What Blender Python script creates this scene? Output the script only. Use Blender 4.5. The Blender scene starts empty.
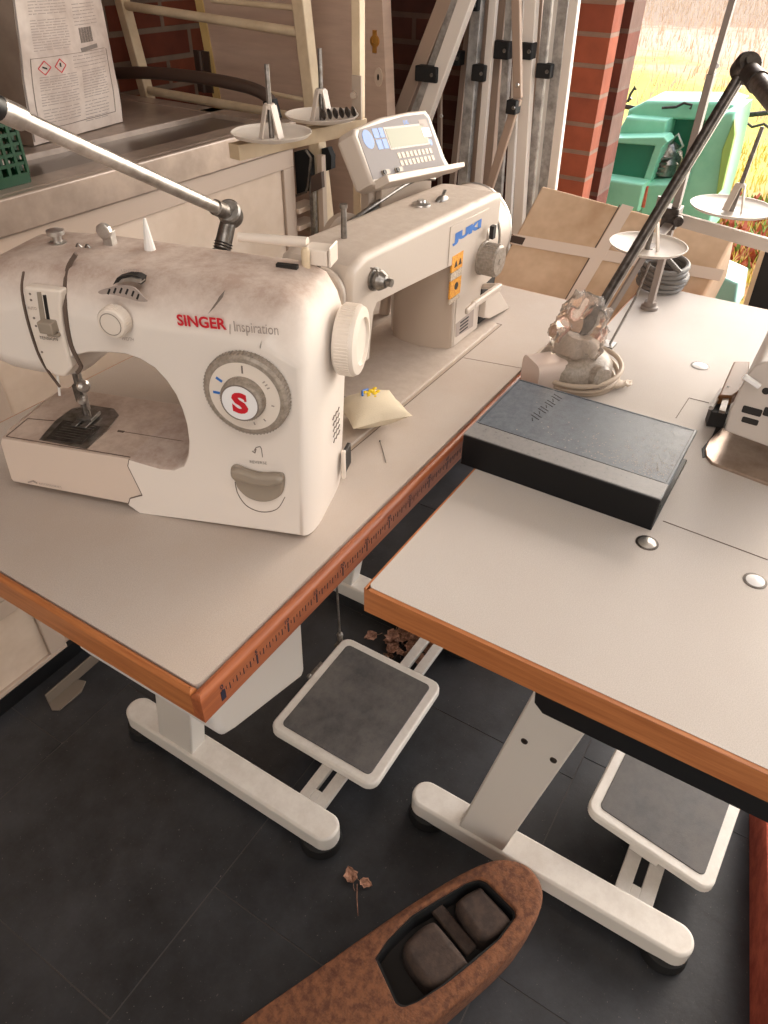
import bpy, bmesh, math, random
from mathutils import Vector, Matrix, noise
random.seed(7)
PI = math.pi
TABLE = 76.0           # height of the table tops above the floor, cm
col = bpy.context.scene.collection

# ------------------------------------------------------------------ camera model (cm, origin on the left table's near corner)
RX = ((0.5295234, -0.84814461, 0.01599007), (-0.52505748, -0.34249845, -0.77910811), (0.66627292, 0.40416027, -0.62668562))
RM = Matrix(RX)
CAM = Vector((-26.7306379, -36.0173866, 54.4067001))
FPX = 722.73

def V(*a):
    return Vector(a[0]) if len(a) == 1 else Vector(a)

def at(px, py, val=0.0, axis=2):
    """point of the place (cm) seen at a pixel of the 768x1024 photograph, on the plane axis=val"""
    d = RM.transposed() @ Vector(((px - 384) / FPX, (py - 512) / FPX, 1.0))
    return CAM + d * ((val - CAM[axis]) / d[axis])

class Frame:
    def __init__(s, o, deg):
        s.o = Vector(o); s.m = Matrix.Rotation(math.radians(deg), 3, 'Z')
    def w(s, x, y=None, z=None):
        v = Vector(x) if y is None else Vector((x, y, z))
        return s.o + s.m @ v
    def d(s, x, y, z):
        return s.m @ Vector((x, y, z))
    def at(s, px, py, val, axis):
        mi = s.m.transposed()
        d = mi @ (RM.transposed() @ Vector(((px - 384) / FPX, (py - 512) / FPX, 1.0)))
        c = mi @ (CAM - s.o)
        return c + d * ((val - c[axis]) / d[axis])

def M(p):
    return Vector((p[0] / 100, p[1] / 100, (p[2] + TABLE) / 100))

# ------------------------------------------------------------------ materials
def lin(c):
    return tuple(((x / 255) / 12.92 if x / 255 <= .04045 else ((x / 255 + .055) / 1.055) ** 2.4) for x in c)

def mat(name, rgb, rough=.5, metal=0., n_scale=0, n_amt=.0, rgb2=None, bump=0., b_scale=None, spec=None, trans=0., ior=None, coat=0., detail=4, alpha=None):
    m = bpy.data.materials.new(name); m.use_nodes = True
    nt = m.node_tree; b = nt.nodes['Principled BSDF']
    c = lin(rgb)
    b.inputs['Base Color'].default_value = (*c, 1); b.inputs['Roughness'].default_value = rough; b.inputs['Metallic'].default_value = metal
    if trans: b.inputs['Transmission Weight'].default_value = trans
    if ior: b.inputs['IOR'].default_value = ior
    if coat: b.inputs['Coat Weight'].default_value = coat; b.inputs['Coat Roughness'].default_value = .1
    if alpha is not None: b.inputs['Alpha'].default_value = alpha
    if spec is not None: b.inputs['Specular IOR Level'].default_value = spec
    tc = nt.nodes.new('ShaderNodeTexCoord')
    if n_scale:
        n = nt.nodes.new('ShaderNodeTexNoise'); n.inputs['Scale'].default_value = n_scale; n.inputs['Detail'].default_value = detail; n.inputs['Roughness'].default_value = .65
        nt.links.new(tc.outputs['Object'], n.inputs['Vector'])
        r = nt.nodes.new('ShaderNodeValToRGB')
        c2 = lin(rgb2) if rgb2 else tuple(x * (1 - n_amt) for x in c)
        r.color_ramp.elements[0].color = (*c2, 1); r.color_ramp.elements[0].position = .35
        r.color_ramp.elements[1].color = (*c, 1); r.color_ramp.elements[1].position = .62
        nt.links.new(n.outputs['Fac'], r.inputs['Fac']); nt.links.new(r.outputs['Color'], b.inputs['Base Color'])
    if bump:
        n2 = nt.nodes.new('ShaderNodeTexNoise'); n2.inputs['Scale'].default_value = b_scale or n_scale * 2 or 100; n2.inputs['Detail'].default_value = 5
        nt.links.new(tc.outputs['Object'], n2.inputs['Vector'])
        bp = nt.nodes.new('ShaderNodeBump'); bp.inputs['Strength'].default_value = bump; bp.inputs['Distance'].default_value = .002
        nt.links.new(n2.outputs['Fac'], bp.inputs['Height']); nt.links.new(bp.outputs['Normal'], b.inputs['Normal'])
    return m

def add_dust(m, dust=(120, 100, 88), amt=.8, lo=.25, hi=.95, scale=60, floor_=.55):
    """dust lying on what faces up, broken up by noise; it is on the object, whatever the light"""
    nt = m.node_tree; b = nt.nodes['Principled BSDF']
    tc = nt.nodes.new('ShaderNodeTexCoord'); ge = nt.nodes.new('ShaderNodeNewGeometry')
    sp = nt.nodes.new('ShaderNodeSeparateXYZ'); nt.links.new(ge.outputs['Normal'], sp.inputs[0])
    mr = nt.nodes.new('ShaderNodeMapRange'); mr.inputs['From Min'].default_value = lo; mr.inputs['From Max'].default_value = hi
    nt.links.new(sp.outputs['Z'], mr.inputs['Value'])
    n = nt.nodes.new('ShaderNodeTexNoise'); n.inputs['Scale'].default_value = scale; n.inputs['Detail'].default_value = 8; n.inputs['Roughness'].default_value = .75
    nt.links.new(tc.outputs['Object'], n.inputs['Vector'])
    r = nt.nodes.new('ShaderNodeMapRange'); r.inputs['From Min'].default_value = .38; r.inputs['From Max'].default_value = .62
    r.inputs['To Min'].default_value = floor_ * amt; r.inputs['To Max'].default_value = amt
    nt.links.new(n.outputs['Fac'], r.inputs['Value'])
    mu = nt.nodes.new('ShaderNodeMath'); mu.operation = 'MULTIPLY'
    nt.links.new(mr.outputs[0], mu.inputs[0]); nt.links.new(r.outputs[0], mu.inputs[1])
    mx = nt.nodes.new('ShaderNodeMix'); mx.data_type = 'RGBA'
    src = b.inputs['Base Color'].links[0].from_socket if b.inputs['Base Color'].links else None
    if src: nt.links.new(src, mx.inputs['A'])
    else: mx.inputs['A'].default_value = b.inputs['Base Color'].default_value
    mx.inputs['B'].default_value = (*lin(dust), 1)
    nt.links.new(mu.outputs[0], mx.inputs['Factor']); nt.links.new(mx.outputs['Result'], b.inputs['Base Color'])
    ro = nt.nodes.new('ShaderNodeMapRange'); ro.inputs['To Min'].default_value = b.inputs['Roughness'].default_value; ro.inputs['To Max'].default_value = .9
    nt.links.new(mu.outputs[0], ro.inputs['Value']); nt.links.new(ro.outputs[0], b.inputs['Roughness'])
    return m

def brick_mat(name, c1, c2, mortar, swz, bw=.215, rh=.075, msize=.010, bump=.6, dirt=0.25):
    m = bpy.data.materials.new(name); m.use_nodes = True
    nt = m.node_tree; b = nt.nodes['Principled BSDF']; b.inputs['Roughness'].default_value = .9
    tc = nt.nodes.new('ShaderNodeTexCoord'); sp = nt.nodes.new('ShaderNodeSeparateXYZ'); cb = nt.nodes.new('ShaderNodeCombineXYZ')
    nt.links.new(tc.outputs['Object'], sp.inputs[0])
    nt.links.new(sp.outputs[swz[0]], cb.inputs[0]); nt.links.new(sp.outputs[swz[1]], cb.inputs[1])
    br = nt.nodes.new('ShaderNodeTexBrick'); nt.links.new(cb.outputs[0], br.inputs['Vector'])
    br.inputs['Scale'].default_value = 1; br.inputs['Brick Width'].default_value = bw; br.inputs['Row Height'].default_value = rh
    br.inputs['Mortar Size'].default_value = msize; br.inputs['Mortar Smooth'].default_value = .2; br.inputs['Bias'].default_value = -.2
    br.inputs['Color1'].default_value = (*lin(c1), 1); br.inputs['Color2'].default_value = (*lin(c2), 1); br.inputs['Mortar'].default_value = (*lin(mortar), 1)
    n = nt.nodes.new('ShaderNodeTexNoise'); n.inputs['Scale'].default_value = 14; n.inputs['Detail'].default_value = 8
    nt.links.new(tc.outputs['Object'], n.inputs['Vector'])
    mx = nt.nodes.new('ShaderNodeMix'); mx.data_type = 'RGBA'; mx.blend_type = 'OVERLAY'; mx.inputs['Factor'].default_value = dirt * 2
    nt.links.new(br.outputs['Color'], mx.inputs['A']); nt.links.new(n.outputs['Fac'], mx.inputs['B'])
    nt.links.new(mx.outputs['Result'], b.inputs['Base Color'])
    ad = nt.nodes.new('ShaderNodeMath'); ad.operation = 'MULTIPLY_ADD'; ad.inputs[1].default_value = -.7
    nt.links.new(br.outputs['Fac'], ad.inputs[0]); nt.links.new(n.outputs['Fac'], ad.inputs[2])
    bp = nt.nodes.new('ShaderNodeBump'); bp.inputs['Strength'].default_value = bump; bp.inputs['Distance'].default_value = .008
    nt.links.new(ad.outputs[0], bp.inputs['Height']); nt.links.new(bp.outputs['Normal'], b.inputs['Normal'])
    return m

MT = {}
MT['laminate'] = add_dust(mat('grey_laminate', (196, 184, 174), .55, n_scale=900, rgb2=(172, 160, 152), bump=.06, b_scale=1500), (178, 158, 142), .35, .5, 1, 7, .1)
MT['laminate_bright'] = add_dust(mat('grey_speckled_laminate', (196, 188, 182), .58, n_scale=900, rgb2=(176, 168, 162), bump=.06, b_scale=1500), (176, 164, 156), .25, .5, 1, 6, .1)
def wood_mat(name, c, c2, swz_scale):
    m = mat(name, c, .38); nt = m.node_tree; b = nt.nodes['Principled BSDF']
    tc = nt.nodes.new('ShaderNodeTexCoord'); mp = nt.nodes.new('ShaderNodeMapping'); mp.inputs['Scale'].default_value = swz_scale
    n = nt.nodes.new('ShaderNodeTexNoise'); n.inputs['Scale'].default_value = 1; n.inputs['Detail'].default_value = 7; n.inputs['Roughness'].default_value = .6
    nt.links.new(tc.outputs['Object'], mp.inputs[0]); nt.links.new(mp.outputs[0], n.inputs['Vector'])
    r = nt.nodes.new('ShaderNodeValToRGB'); r.color_ramp.elements[0].position = .3; r.color_ramp.elements[1].position = .68
    r.color_ramp.elements[0].color = (*lin(c2), 1); r.color_ramp.elements[1].color = (*lin(c), 1)
    nt.links.new(n.outputs['Fac'], r.inputs[0]); nt.links.new(r.outputs[0], b.inputs['Base Color'])
    return m
MT['beech_y'] = wood_mat('varnished_beech_edge', (186, 120, 72), (156, 92, 52), (220, 12, 220))
MT['beech_x'] = wood_mat('varnished_redder_beech_edge', (168, 98, 60), (136, 72, 44), (10, 200, 200))
MT['ruler_ink'] = mat('dark_blue_ruler_ink', (32, 32, 50), .6)
MT['white_metal'] = add_dust(mat('white_powder_coat', (222, 216, 208), .38, bump=.05, b_scale=500), (184, 172, 162), .45, .5, 1, 30, .3)
MT['white_plain'] = mat('white_plastic', (226, 222, 218), .35)
MT['rubber'] = mat('black_rubber', (18, 18, 19), .7)
MT['mat_rubber'] = add_dust(mat('grey_rubber_mat', (74, 72, 72), .55, n_scale=40, rgb2=(58, 56, 57), bump=.15, b_scale=600), (112, 106, 102), .6, .4, 1, 16, .1)
MT['black_metal'] = mat('black_metal', (16, 16, 18), .45)
MT['chrome'] = mat('worn_chrome', (206, 202, 198), .32, .85, n_scale=60, rgb2=(176, 170, 164))
MT['steel'] = mat('brushed_steel', (150, 146, 142), .34, .9, n_scale=80, rgb2=(112, 106, 100))
MT['dark_steel'] = mat('dark_steel', (92, 86, 82), .42, .75, n_scale=90, rgb2=(60, 54, 50))
MT['singer'] = add_dust(mat('cream_white_plastic', (228, 218, 209), .30, bump=.03, b_scale=200), (158, 132, 118), .85, .12, .85, 30, .62)
MT['singer2'] = mat('cream_white_detail', (226, 214, 202), .32)
MT['bed'] = add_dust(mat('cream_bed_plastic', (214, 196, 182), .3), (150, 126, 112), .7, .5, 1., 30, .5)
MT['grey_plastic'] = mat('warm_grey_plastic', (150, 138, 124), .45)
MT['grey_ring'] = mat('grey_dial_ring', (158, 146, 134), .42, n_scale=200, rgb2=(132, 120, 108))
MT['dark'] = mat('dark_recess', (26, 22, 20), .6)
MT['seam'] = mat('dark_seam_line', (96, 80, 70), .8)  # plain dark brown for joint, groove and fold lines
MT['print'] = mat('grey_print', (120, 108, 100), .6)
MT['print_light'] = mat('light_grey_print', (160, 146, 138), .6)
MT['red'] = mat('red_print', (200, 28, 44), .45)
MT['blue'] = mat('blue_print', (44, 108, 186), .45)
MT['white_face'] = mat('white_enamel', (236, 234, 234), .3)
MT['juki'] = add_dust(mat('beige_grey_enamel', (200, 187, 175), .34, bump=.05, b_scale=300), (186, 170, 158), .75, .3, .9, 50, .3)
MT['juki_dark'] = mat('greyer_enamel_base', (176, 158, 142), .5)
MT['panel'] = mat('grey_panel_face', (140, 134, 134), .75)
MT['label_y'] = mat('yellow_warning_label', (232, 170, 50), .5, n_scale=400, rgb2=(200, 120, 40))
MT['label_w'] = mat('pale_label', (214, 198, 176), .5, n_scale=500, rgb2=(150, 132, 118))
MT['lcd'] = mat('pale_green_lcd', (128, 130, 106), .5)
MT['slate'] = None
MT['leather'] = add_dust(mat('slate_grey_leatherette', (62, 70, 80), .34, bump=.12, b_scale=900), (140, 148, 156), .26, .9, 1, 120, .0)
MT['leather_strip'] = add_dust(mat('smooth_spine_leatherette', (112, 110, 110), .24, bump=.08, b_scale=700), (150, 146, 142), .45, .8, 1, 150, .1)  # lighter grey paints in the reflection along the spine strip
MT['leather_black'] = mat('black_leatherette', (10, 10, 12), .45, spec=.3, bump=.12, b_scale=700)
MT['cloth'] = mat('cream_cloth', (214, 200, 176), .9, bump=.4, b_scale=700)
MT['yellow'] = mat('yellow_thread', (226, 190, 30), .8)
MT['cardboard'] = mat('brown_cardboard', (218, 188, 158), .85, n_scale=6, rgb2=(188, 154, 122), bump=.2, b_scale=20)
MT['tape'] = mat('whitish_tape', (226, 206, 190), .45)
MT['green'] = mat('green_moulded_plastic', (146, 214, 184), .42, n_scale=6, rgb2=(126, 200, 168))
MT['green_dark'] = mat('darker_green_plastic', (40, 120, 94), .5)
MT['green_light'] = mat('weathered_yellow_green_plastic', (150, 186, 96), .5)
MT['aqua'] = mat('pale_turquoise_plastic', (150, 200, 190), .4)
MT['crate'] = mat('dark_green_crate_plastic', (16, 64, 38), .4)
MT['teal'] = mat('teal_plastic', (16, 112, 106), .45)
MT['alu'] = mat('grey_aluminium', (186, 182, 178), .4, .25, n_scale=30, rgb2=(134, 130, 126))
MT['alu_white'] = mat('white_aluminium', (232, 224, 216), .4)
MT['alu_brown'] = mat('brownish_aluminium', (172, 150, 134), .42, .15)
MT['cream'] = mat('cream_painted_wood', (214, 194, 164), .5, n_scale=14, rgb2=(196, 174, 144))
MT['door'] = wood_mat('pale_oak_veneer', (200, 174, 156), (184, 158, 142), (8, 8, 60))
MT['door_edge'] = mat('yellow_wood_edge', (206, 176, 116), .6)
MT['brass'] = mat('brass', (190, 140, 70), .4, .8)
MT['cab'] = mat('cream_cabinet_enamel', (214, 194, 176), .4, n_scale=8, rgb2=(200, 178, 158))
MT['cab_frame'] = mat('grey_beige_cabinet_frame', (186, 166, 150), .4)
MT['cab_top'] = mat('grey_steel_worktop', (176, 158, 144), .36, .4, n_scale=12, rgb2=(150, 134, 122))
MT['cab_well'] = mat('dull_steel_well', (110, 98, 88), .28, .5)
MT['bag'] = mat('printed_paper_sack', (214, 198, 186), .55, n_scale=9, rgb2=(178, 158, 146), bump=.7, b_scale=14)
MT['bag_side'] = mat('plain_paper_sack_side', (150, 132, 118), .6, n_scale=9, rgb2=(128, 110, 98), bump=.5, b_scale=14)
MT['hose'] = mat('dark_brown_hose', (70, 54, 46), .45)
MT['rust'] = mat('rust_brown_suede', (124, 78, 50), .85, n_scale=90, rgb2=(84, 48, 30), bump=.9, b_scale=160)
MT['pad'] = mat('dark_brown_foam', (70, 54, 46), .85, n_scale=60, rgb2=(52, 40, 34), bump=.3, b_scale=200)
MT['pad_tray'] = mat('dark_tray', (30, 22, 18), .7)
MT['leaf'] = mat('dry_brown_leaf', (186, 140, 116), .8, n_scale=90, rgb2=(110, 74, 58), bump=.8, b_scale=200)
MT['cable'] = mat('grey_cable', (112, 108, 104), .5)
MT['cable_light'] = mat('beige_cable', (188, 170, 152), .5)
MT['film'] = mat('clear_plastic_film', (244, 232, 222), .14, trans=.85, ior=1.15, bump=1.0, b_scale=50)
MT['pinkish'] = mat('pinkish_white_plastic', (206, 188, 178), .4)
MT['stand'] = mat('stand_grey_enamel', (136, 124, 116), .45)
MT['hose_grey'] = mat('dull_beige_metal', (112, 100, 88), .6)
MT['amber'] = mat('amber_plastic_guard', (118, 78, 42), .5)
MT['ovl'] = mat('grey_white_enamel', (190, 180, 172), .35)
MT['ovl_plate'] = mat('bare_metal_plate', (176, 156, 140), .28, .6, n_scale=30, rgb2=(150, 128, 112))
MT['clay'] = mat('clay_red', (206, 104, 80), .9, n_scale=30, rgb2=(170, 76, 58), bump=.5, b_scale=60)
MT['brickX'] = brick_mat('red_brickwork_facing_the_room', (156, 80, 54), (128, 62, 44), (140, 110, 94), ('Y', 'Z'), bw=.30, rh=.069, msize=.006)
MT['brick_outer'] = brick_mat('shade_toned_outer_brickwork', (112, 58, 44), (90, 44, 36), (112, 88, 78), ('Y', 'Z'), bw=.30, rh=.069, msize=.006)  # shade of the reveal is put into this darker brick colour
MT['brick_dark'] = brick_mat('shade_darkened_brickwork', (84, 44, 32), (66, 36, 28), (96, 72, 60), ('Y', 'Z'), rh=.069, msize=.008)  # brick colour darkened to hold the shade on the end wall
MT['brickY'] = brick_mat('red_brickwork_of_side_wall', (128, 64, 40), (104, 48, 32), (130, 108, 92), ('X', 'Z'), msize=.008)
MT['brick_low'] = MT['clay']
MT['plaster'] = mat('off_white_plaster', (206, 196, 184), .9, bump=.2, b_scale=30)
MT['ceiling'] = mat('white_ceiling', (214, 208, 200), .9)

def slate():
    m = mat('black_slate_tile', (38, 38, 40), .42); nt = m.node_tree; b = nt.nodes['Principled BSDF']
    tc = nt.nodes.new('ShaderNodeTexCoord')
    n = nt.nodes.new('ShaderNodeTexNoise'); n.inputs['Scale'].default_value = 7; n.inputs['Detail'].default_value = 12; n.inputs['Roughness'].default_value = .7
    f = nt.nodes.new('ShaderNodeTexNoise'); f.inputs['Scale'].default_value = 260; f.inputs['Detail'].default_value = 3
    for q in (n, f): nt.links.new(tc.outputs['Object'], q.inputs['Vector'])
    r = nt.nodes.new('ShaderNodeValToRGB'); r.color_ramp.elements[0].position = .3; r.color_ramp.elements[1].position = .75
    r.color_ramp.elements[0].color = (*lin((24, 24, 26)), 1); r.color_ramp.elements[1].color = (*lin((60, 61, 65)), 1)
    nt.links.new(n.outputs['Fac'], r.inputs[0])
    r2 = nt.nodes.new('ShaderNodeValToRGB'); r2.color_ramp.elements[0].position = .70; r2.color_ramp.elements[1].position = .78
    r2.color_ramp.elements[0].color = (0, 0, 0, 1); r2.color_ramp.elements[1].color = (1, 1, 1, 1)
    nt.links.new(f.outputs['Fac'], r2.inputs[0])
    mx = nt.nodes.new('ShaderNodeMix'); mx.data_type = 'RGBA'; mx.inputs['B'].default_value = (*lin((120, 112, 106)), 1)
    nt.links.new(r2.outputs[0], mx.inputs['Factor']); nt.links.new(r.outputs[0], mx.inputs['A']); nt.links.new(mx.outputs['Result'], b.inputs['Base Color'])
    bp = nt.nodes.new('ShaderNodeBump'); bp.inputs['Strength'].default_value = .35; bp.inputs['Distance'].default_value = .004
    nt.links.new(n.outputs['Fac'], bp.inputs['Height']); nt.links.new(bp.outputs['Normal'], b.inputs['Normal'])
    return m
MT['slate'] = slate()
MT['grout'] = mat('grey_grout', (84, 80, 78), .9)

# ------------------------------------------------------------------ mesh building
def frame_of(n):
    n = Vector(n).normalized()
    a = Vector((0, 0, 1)) if abs(n.z) < .9 else Vector((1, 0, 0))
    x = a.cross(n).normalized(); return x, n.cross(x).normalized(), n

class MB:
    def __init__(s): s.v = []; s.f = []; s.m = []; s.mi = 0
    def add(s, vs, fs):
        k = len(s.v); s.v += [Vector(p) for p in vs]; s.f += [[i + k for i in f] for f in fs]; s.m += [s.mi] * len(fs); return s
    def box(s, a, b, fr=None):
        x0, y0, z0 = a; x1, y1, z1 = b
        vs = [(x0, y0, z0), (x1, y0, z0), (x1, y1, z0), (x0, y1, z0), (x0, y0, z1), (x1, y0, z1), (x1, y1, z1), (x0, y1, z1)]
        if fr: vs = [fr.w(*p) for p in vs]
        return s.add(vs, [[0, 3, 2, 1], [4, 5, 6, 7], [0, 1, 5, 4], [1, 2, 6, 5], [2, 3, 7, 6], [3, 0, 4, 7]])
    def bar(s, p0, p1, w, h, up=(0, 0, 1)):
        p0 = V(p0); p1 = V(p1); d = (p1 - p0).normalized(); u = Vector(up); x = d.cross(u)
        if x.length < 1e-4: x = d.cross(Vector((1, 0, 0)))
        x.normalize(); u = x.cross(d).normalized()
        vs = [p + x * a * w / 2 + u * b * h / 2 for p in (p0, p1) for a, b in ((-1, -1), (1, -1), (1, 1), (-1, 1))]
        return s.add(vs, [[3, 2, 1, 0], [4, 5, 6, 7], [0, 1, 5, 4], [1, 2, 6, 5], [2, 3, 7, 6], [3, 0, 4, 7]])
    def lathe(s, o, n, prof, seg=32, cap=True):
        """prof: list of (radius, height along n)"""
        x, y, n = frame_of(n); o = V(o); k = len(prof); vs = []
        for r, h in prof:
            for i in range(seg):
                a = 2 * PI * i / seg; vs.append(o + n * h + (x * math.cos(a) + y * math.sin(a)) * r)
        fs = [[j * seg + i, j * seg + (i + 1) % seg, (j + 1) * seg + (i + 1) % seg, (j + 1) * seg + i] for j in range(k - 1) for i in range(seg)]
        if cap: fs += [list(range(seg))[::-1], [(k - 1) * seg + i for i in range(seg)]]
        return s.add(vs, fs)
    def cyl(s, p0, p1, r, r1=None, seg=20):
        p0 = V(p0); p1 = V(p1); return s.lathe(p0, p1 - p0, [(r, 0), (r if r1 is None else r1, (p1 - p0).length)], seg)
    def tube(s, path, r, seg=10, closed=False):
        P = [V(p) for p in path]; n = len(P); vs = []; ref = None
        for i, p in enumerate(P):
            t = (P[(i + 1) % n] - P[i - 1]) if closed else (P[min(i + 1, n - 1)] - P[max(i - 1, 0)])
            t.normalize()
            if ref is None: ref, _, _ = frame_of(t)
            ref = (ref - t * ref.dot(t)).normalized(); b = t.cross(ref)
            rr = r[i] if isinstance(r, (list, tuple)) else r
            vs += [p + (ref * math.cos(2 * PI * k / seg) + b * math.sin(2 * PI * k / seg)) * rr for k in range(seg)]
        m = n if closed else n - 1
        fs = [[i * seg + k, i * seg + (k + 1) % seg, ((i + 1) % n) * seg + (k + 1) % seg, ((i + 1) % n) * seg + k] for i in range(m) for k in range(seg)]
        if not closed: fs += [list(range(seg))[::-1], [(n - 1) * seg + k for k in range(seg)]]
        return s.add(vs, fs)
    def sphere(s, c, r, seg=20, rings=12, sc=(1, 1, 1), fn=None):
        c = V(c); vs = []
        for j in range(1, rings):
            th = PI * j / rings
            for i in range(seg):
                a = 2 * PI * i / seg; d = Vector((math.sin(th) * math.cos(a), math.sin(th) * math.sin(a), math.cos(th)))
                k = fn(d) if fn else 1
                vs.append(c + Vector((d.x * sc[0], d.y * sc[1], d.z * sc[2])) * r * k)
        n = len(vs); vs += [c + Vector((0, 0, r * sc[2])), c - Vector((0, 0, r * sc[2]))]
        fs = [[j * seg + i, (j + 1) * seg + i, (j + 1) * seg + (i + 1) % seg, j * seg + (i + 1) % seg] for j in range(rings - 2) for i in range(seg)]
        fs += [[n, i, (i + 1) % seg] for i in range(seg)] + [[n + 1, (rings - 2) * seg + (i + 1) % seg, (rings - 2) * seg + i] for i in range(seg)]
        return s.add(vs, fs)
    def prism(s, poly, o, ux, uy, h, r=0., r0=0., seg=4, fac=None, shrink=False):
        """polygon in (ux,uy) from o, raised by h along ux x uy; r rounds the far rim, r0 the near rim"""
        o = V(o); ux = V(ux).normalized(); uy = V(uy).normalized(); n = ux.cross(uy).normalized()
        P = [Vector((p[0], p[1])) for p in poly]
        if sum(P[i].x * P[(i + 1) % len(P)].y - P[(i + 1) % len(P)].x * P[i].y for i in range(len(P))) < 0:
            P.reverse(); fac = fac[::-1] if fac else None
        N = len(P); off = []
        for i in range(N):
            e0 = (P[i] - P[i - 1]).normalized(); e1 = (P[(i + 1) % N] - P[i]).normalized()
            n0 = Vector((-e0.y, e0.x)); n1 = Vector((-e1.y, e1.x)); b = (n0 + n1)
            b = b / max(.5, b.dot(n0)) if b.length > 1e-5 else n0
            if shrink:
                ce = sum(P, Vector((0, 0))) / N; b = (ce - P[i]).normalized()
            off.append(b * (fac[i] if fac else 1))
        L = []
        if r0:
            for k in range(seg):
                t = k / seg; L.append((r0 * t if False else r0 * (1 - math.cos(t * PI / 2)), r0 * (1 - math.sin(t * PI / 2))))
        L.append((r0, 0)) if r0 else L.append((0, 0))
        L.append((h - r, 0))
        if r:
            for k in range(1, seg + 1):
                t = k / seg; L.append((h - r + r * math.sin(t * PI / 2), r * (1 - math.cos(t * PI / 2))))
        vs = [o + ux * (p.x + q.x * ins) + uy * (p.y + q.y * ins) + n * z for z, ins in L for p, q in zip(P, off)]
        fs = [[j * N + i, j * N + (i + 1) % N, (j + 1) * N + (i + 1) % N, (j + 1) * N + i] for j in range(len(L) - 1) for i in range(N)]
        fs += [list(range(N))[::-1], [(len(L) - 1) * N + i for i in range(N)]]
        return s.add(vs, fs)
    def build(s, name, mats, parent=None, origin=None, smooth=35, bevel=0, bseg=2, subsurf=0, solid=0):
        if not isinstance(mats, (list, tuple)): mats = [mats]
        if origin is None and parent is not None: o = parent['o_'] if 'o_' in parent else (0, 0, 0)
        else: o = origin or (0, 0, 0)
        o = V(tuple(o)); om = M(o)
        me = bpy.data.meshes.new(name)
        me.from_pydata([M(p) - om for p in s.v], [], s.f); me.validate()
        for x in mats: me.materials.append(MT[x] if isinstance(x, str) else x)
        for p, k in zip(me.polygons, s.m): p.material_index = k
        bm = bmesh.new(); bm.from_mesh(me); bmesh.ops.recalc_face_normals(bm, faces=bm.faces); bm.to_mesh(me); bm.free()
        if smooth:
            me.shade_smooth(); me.set_sharp_from_angle(angle=math.radians(smooth))
        ob = bpy.data.objects.new(name, me); col.objects.link(ob)
        ob['o_'] = tuple(o)
        if parent is not None: ob.parent = parent
        else: ob.location = om
        if bevel:
            b = ob.modifiers.new('bevel', 'BEVEL'); b.width = bevel / 100; b.segments = bseg; b.limit_method = 'ANGLE'; b.angle_limit = math.radians(40)
            b.harden_normals = False
        if smooth and smooth < 90 and len(s.f) > 8:
            wn = ob.modifiers.new('wn', 'WEIGHTED_NORMAL'); wn.keep_sharp = True; wn.weight = 80
        if solid:
            q = ob.modifiers.new('solid', 'SOLIDIFY'); q.thickness = solid / 100
        if subsurf:
            q = ob.modifiers.new('sub', 'SUBSURF'); q.levels = subsurf; q.render_levels = subsurf
        return ob

def thing(name, label, cat, o, group=None):
    e = bpy.data.objects.new(name, None); col.objects.link(e); e.location = M(o); e.empty_display_size = .05
    e['o_'] = tuple(o); e['label'] = label; e['category'] = cat
    if group: e['group'] = group
    return e
def tag(ob, label, cat, group=None, kind=None):
    ob['label'] = label; ob['category'] = cat
    if group: ob['group'] = group
    if kind: ob['kind'] = kind
    return ob
def structure(ob, label=None):
    ob['kind'] = 'structure'
    if label: ob['label'] = label
    return ob
def copy_tree(o, parent=None):
    c = o.copy(); col.objects.link(c)
    if parent: c.parent = parent
    for ch in list(o.children): copy_tree(ch, c)
    return c

def rrect(cx, cy, w, h, r, seg=5):
    out = []
    for sx, sy, a0 in ((1, 1, 0), (-1, 1, 90), (-1, -1, 180), (1, -1, 270)):
        for k in range(seg + 1):
            a = math.radians(a0 + 90 * k / seg)
            out.append((cx + sx * (w / 2 - r) + r * math.cos(a), cy + sy * (h / 2 - r) + r * math.sin(a)))
    return out
def circle(cx, cy, r, seg=32, ry=None):
    return [(cx + r * math.cos(2 * PI * i / seg), cy + (ry or r) * math.sin(2 * PI * i / seg)) for i in range(seg)]
def spline(pts, n=8, closed=False):
    P = [Vector(p) for p in pts]; N = len(P); out = []
    for i in range(N if closed else N - 1):
        p0 = P[i - 1] if (closed or i > 0) else P[i]; p1 = P[i]; p2 = P[(i + 1) % N]; p3 = P[(i + 2) % N] if (closed or i + 2 < N) else p2
        for k in range(n):
            t = k / n
            out.append(.5 * ((2 * p1) + (-p0 + p2) * t + (2 * p0 - 5 * p1 + 4 * p2 - p3) * t * t + (-p0 + 3 * p1 - 3 * p2 + p3) * t ** 3))
    if not closed: out.append(P[-1])
    return out
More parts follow.
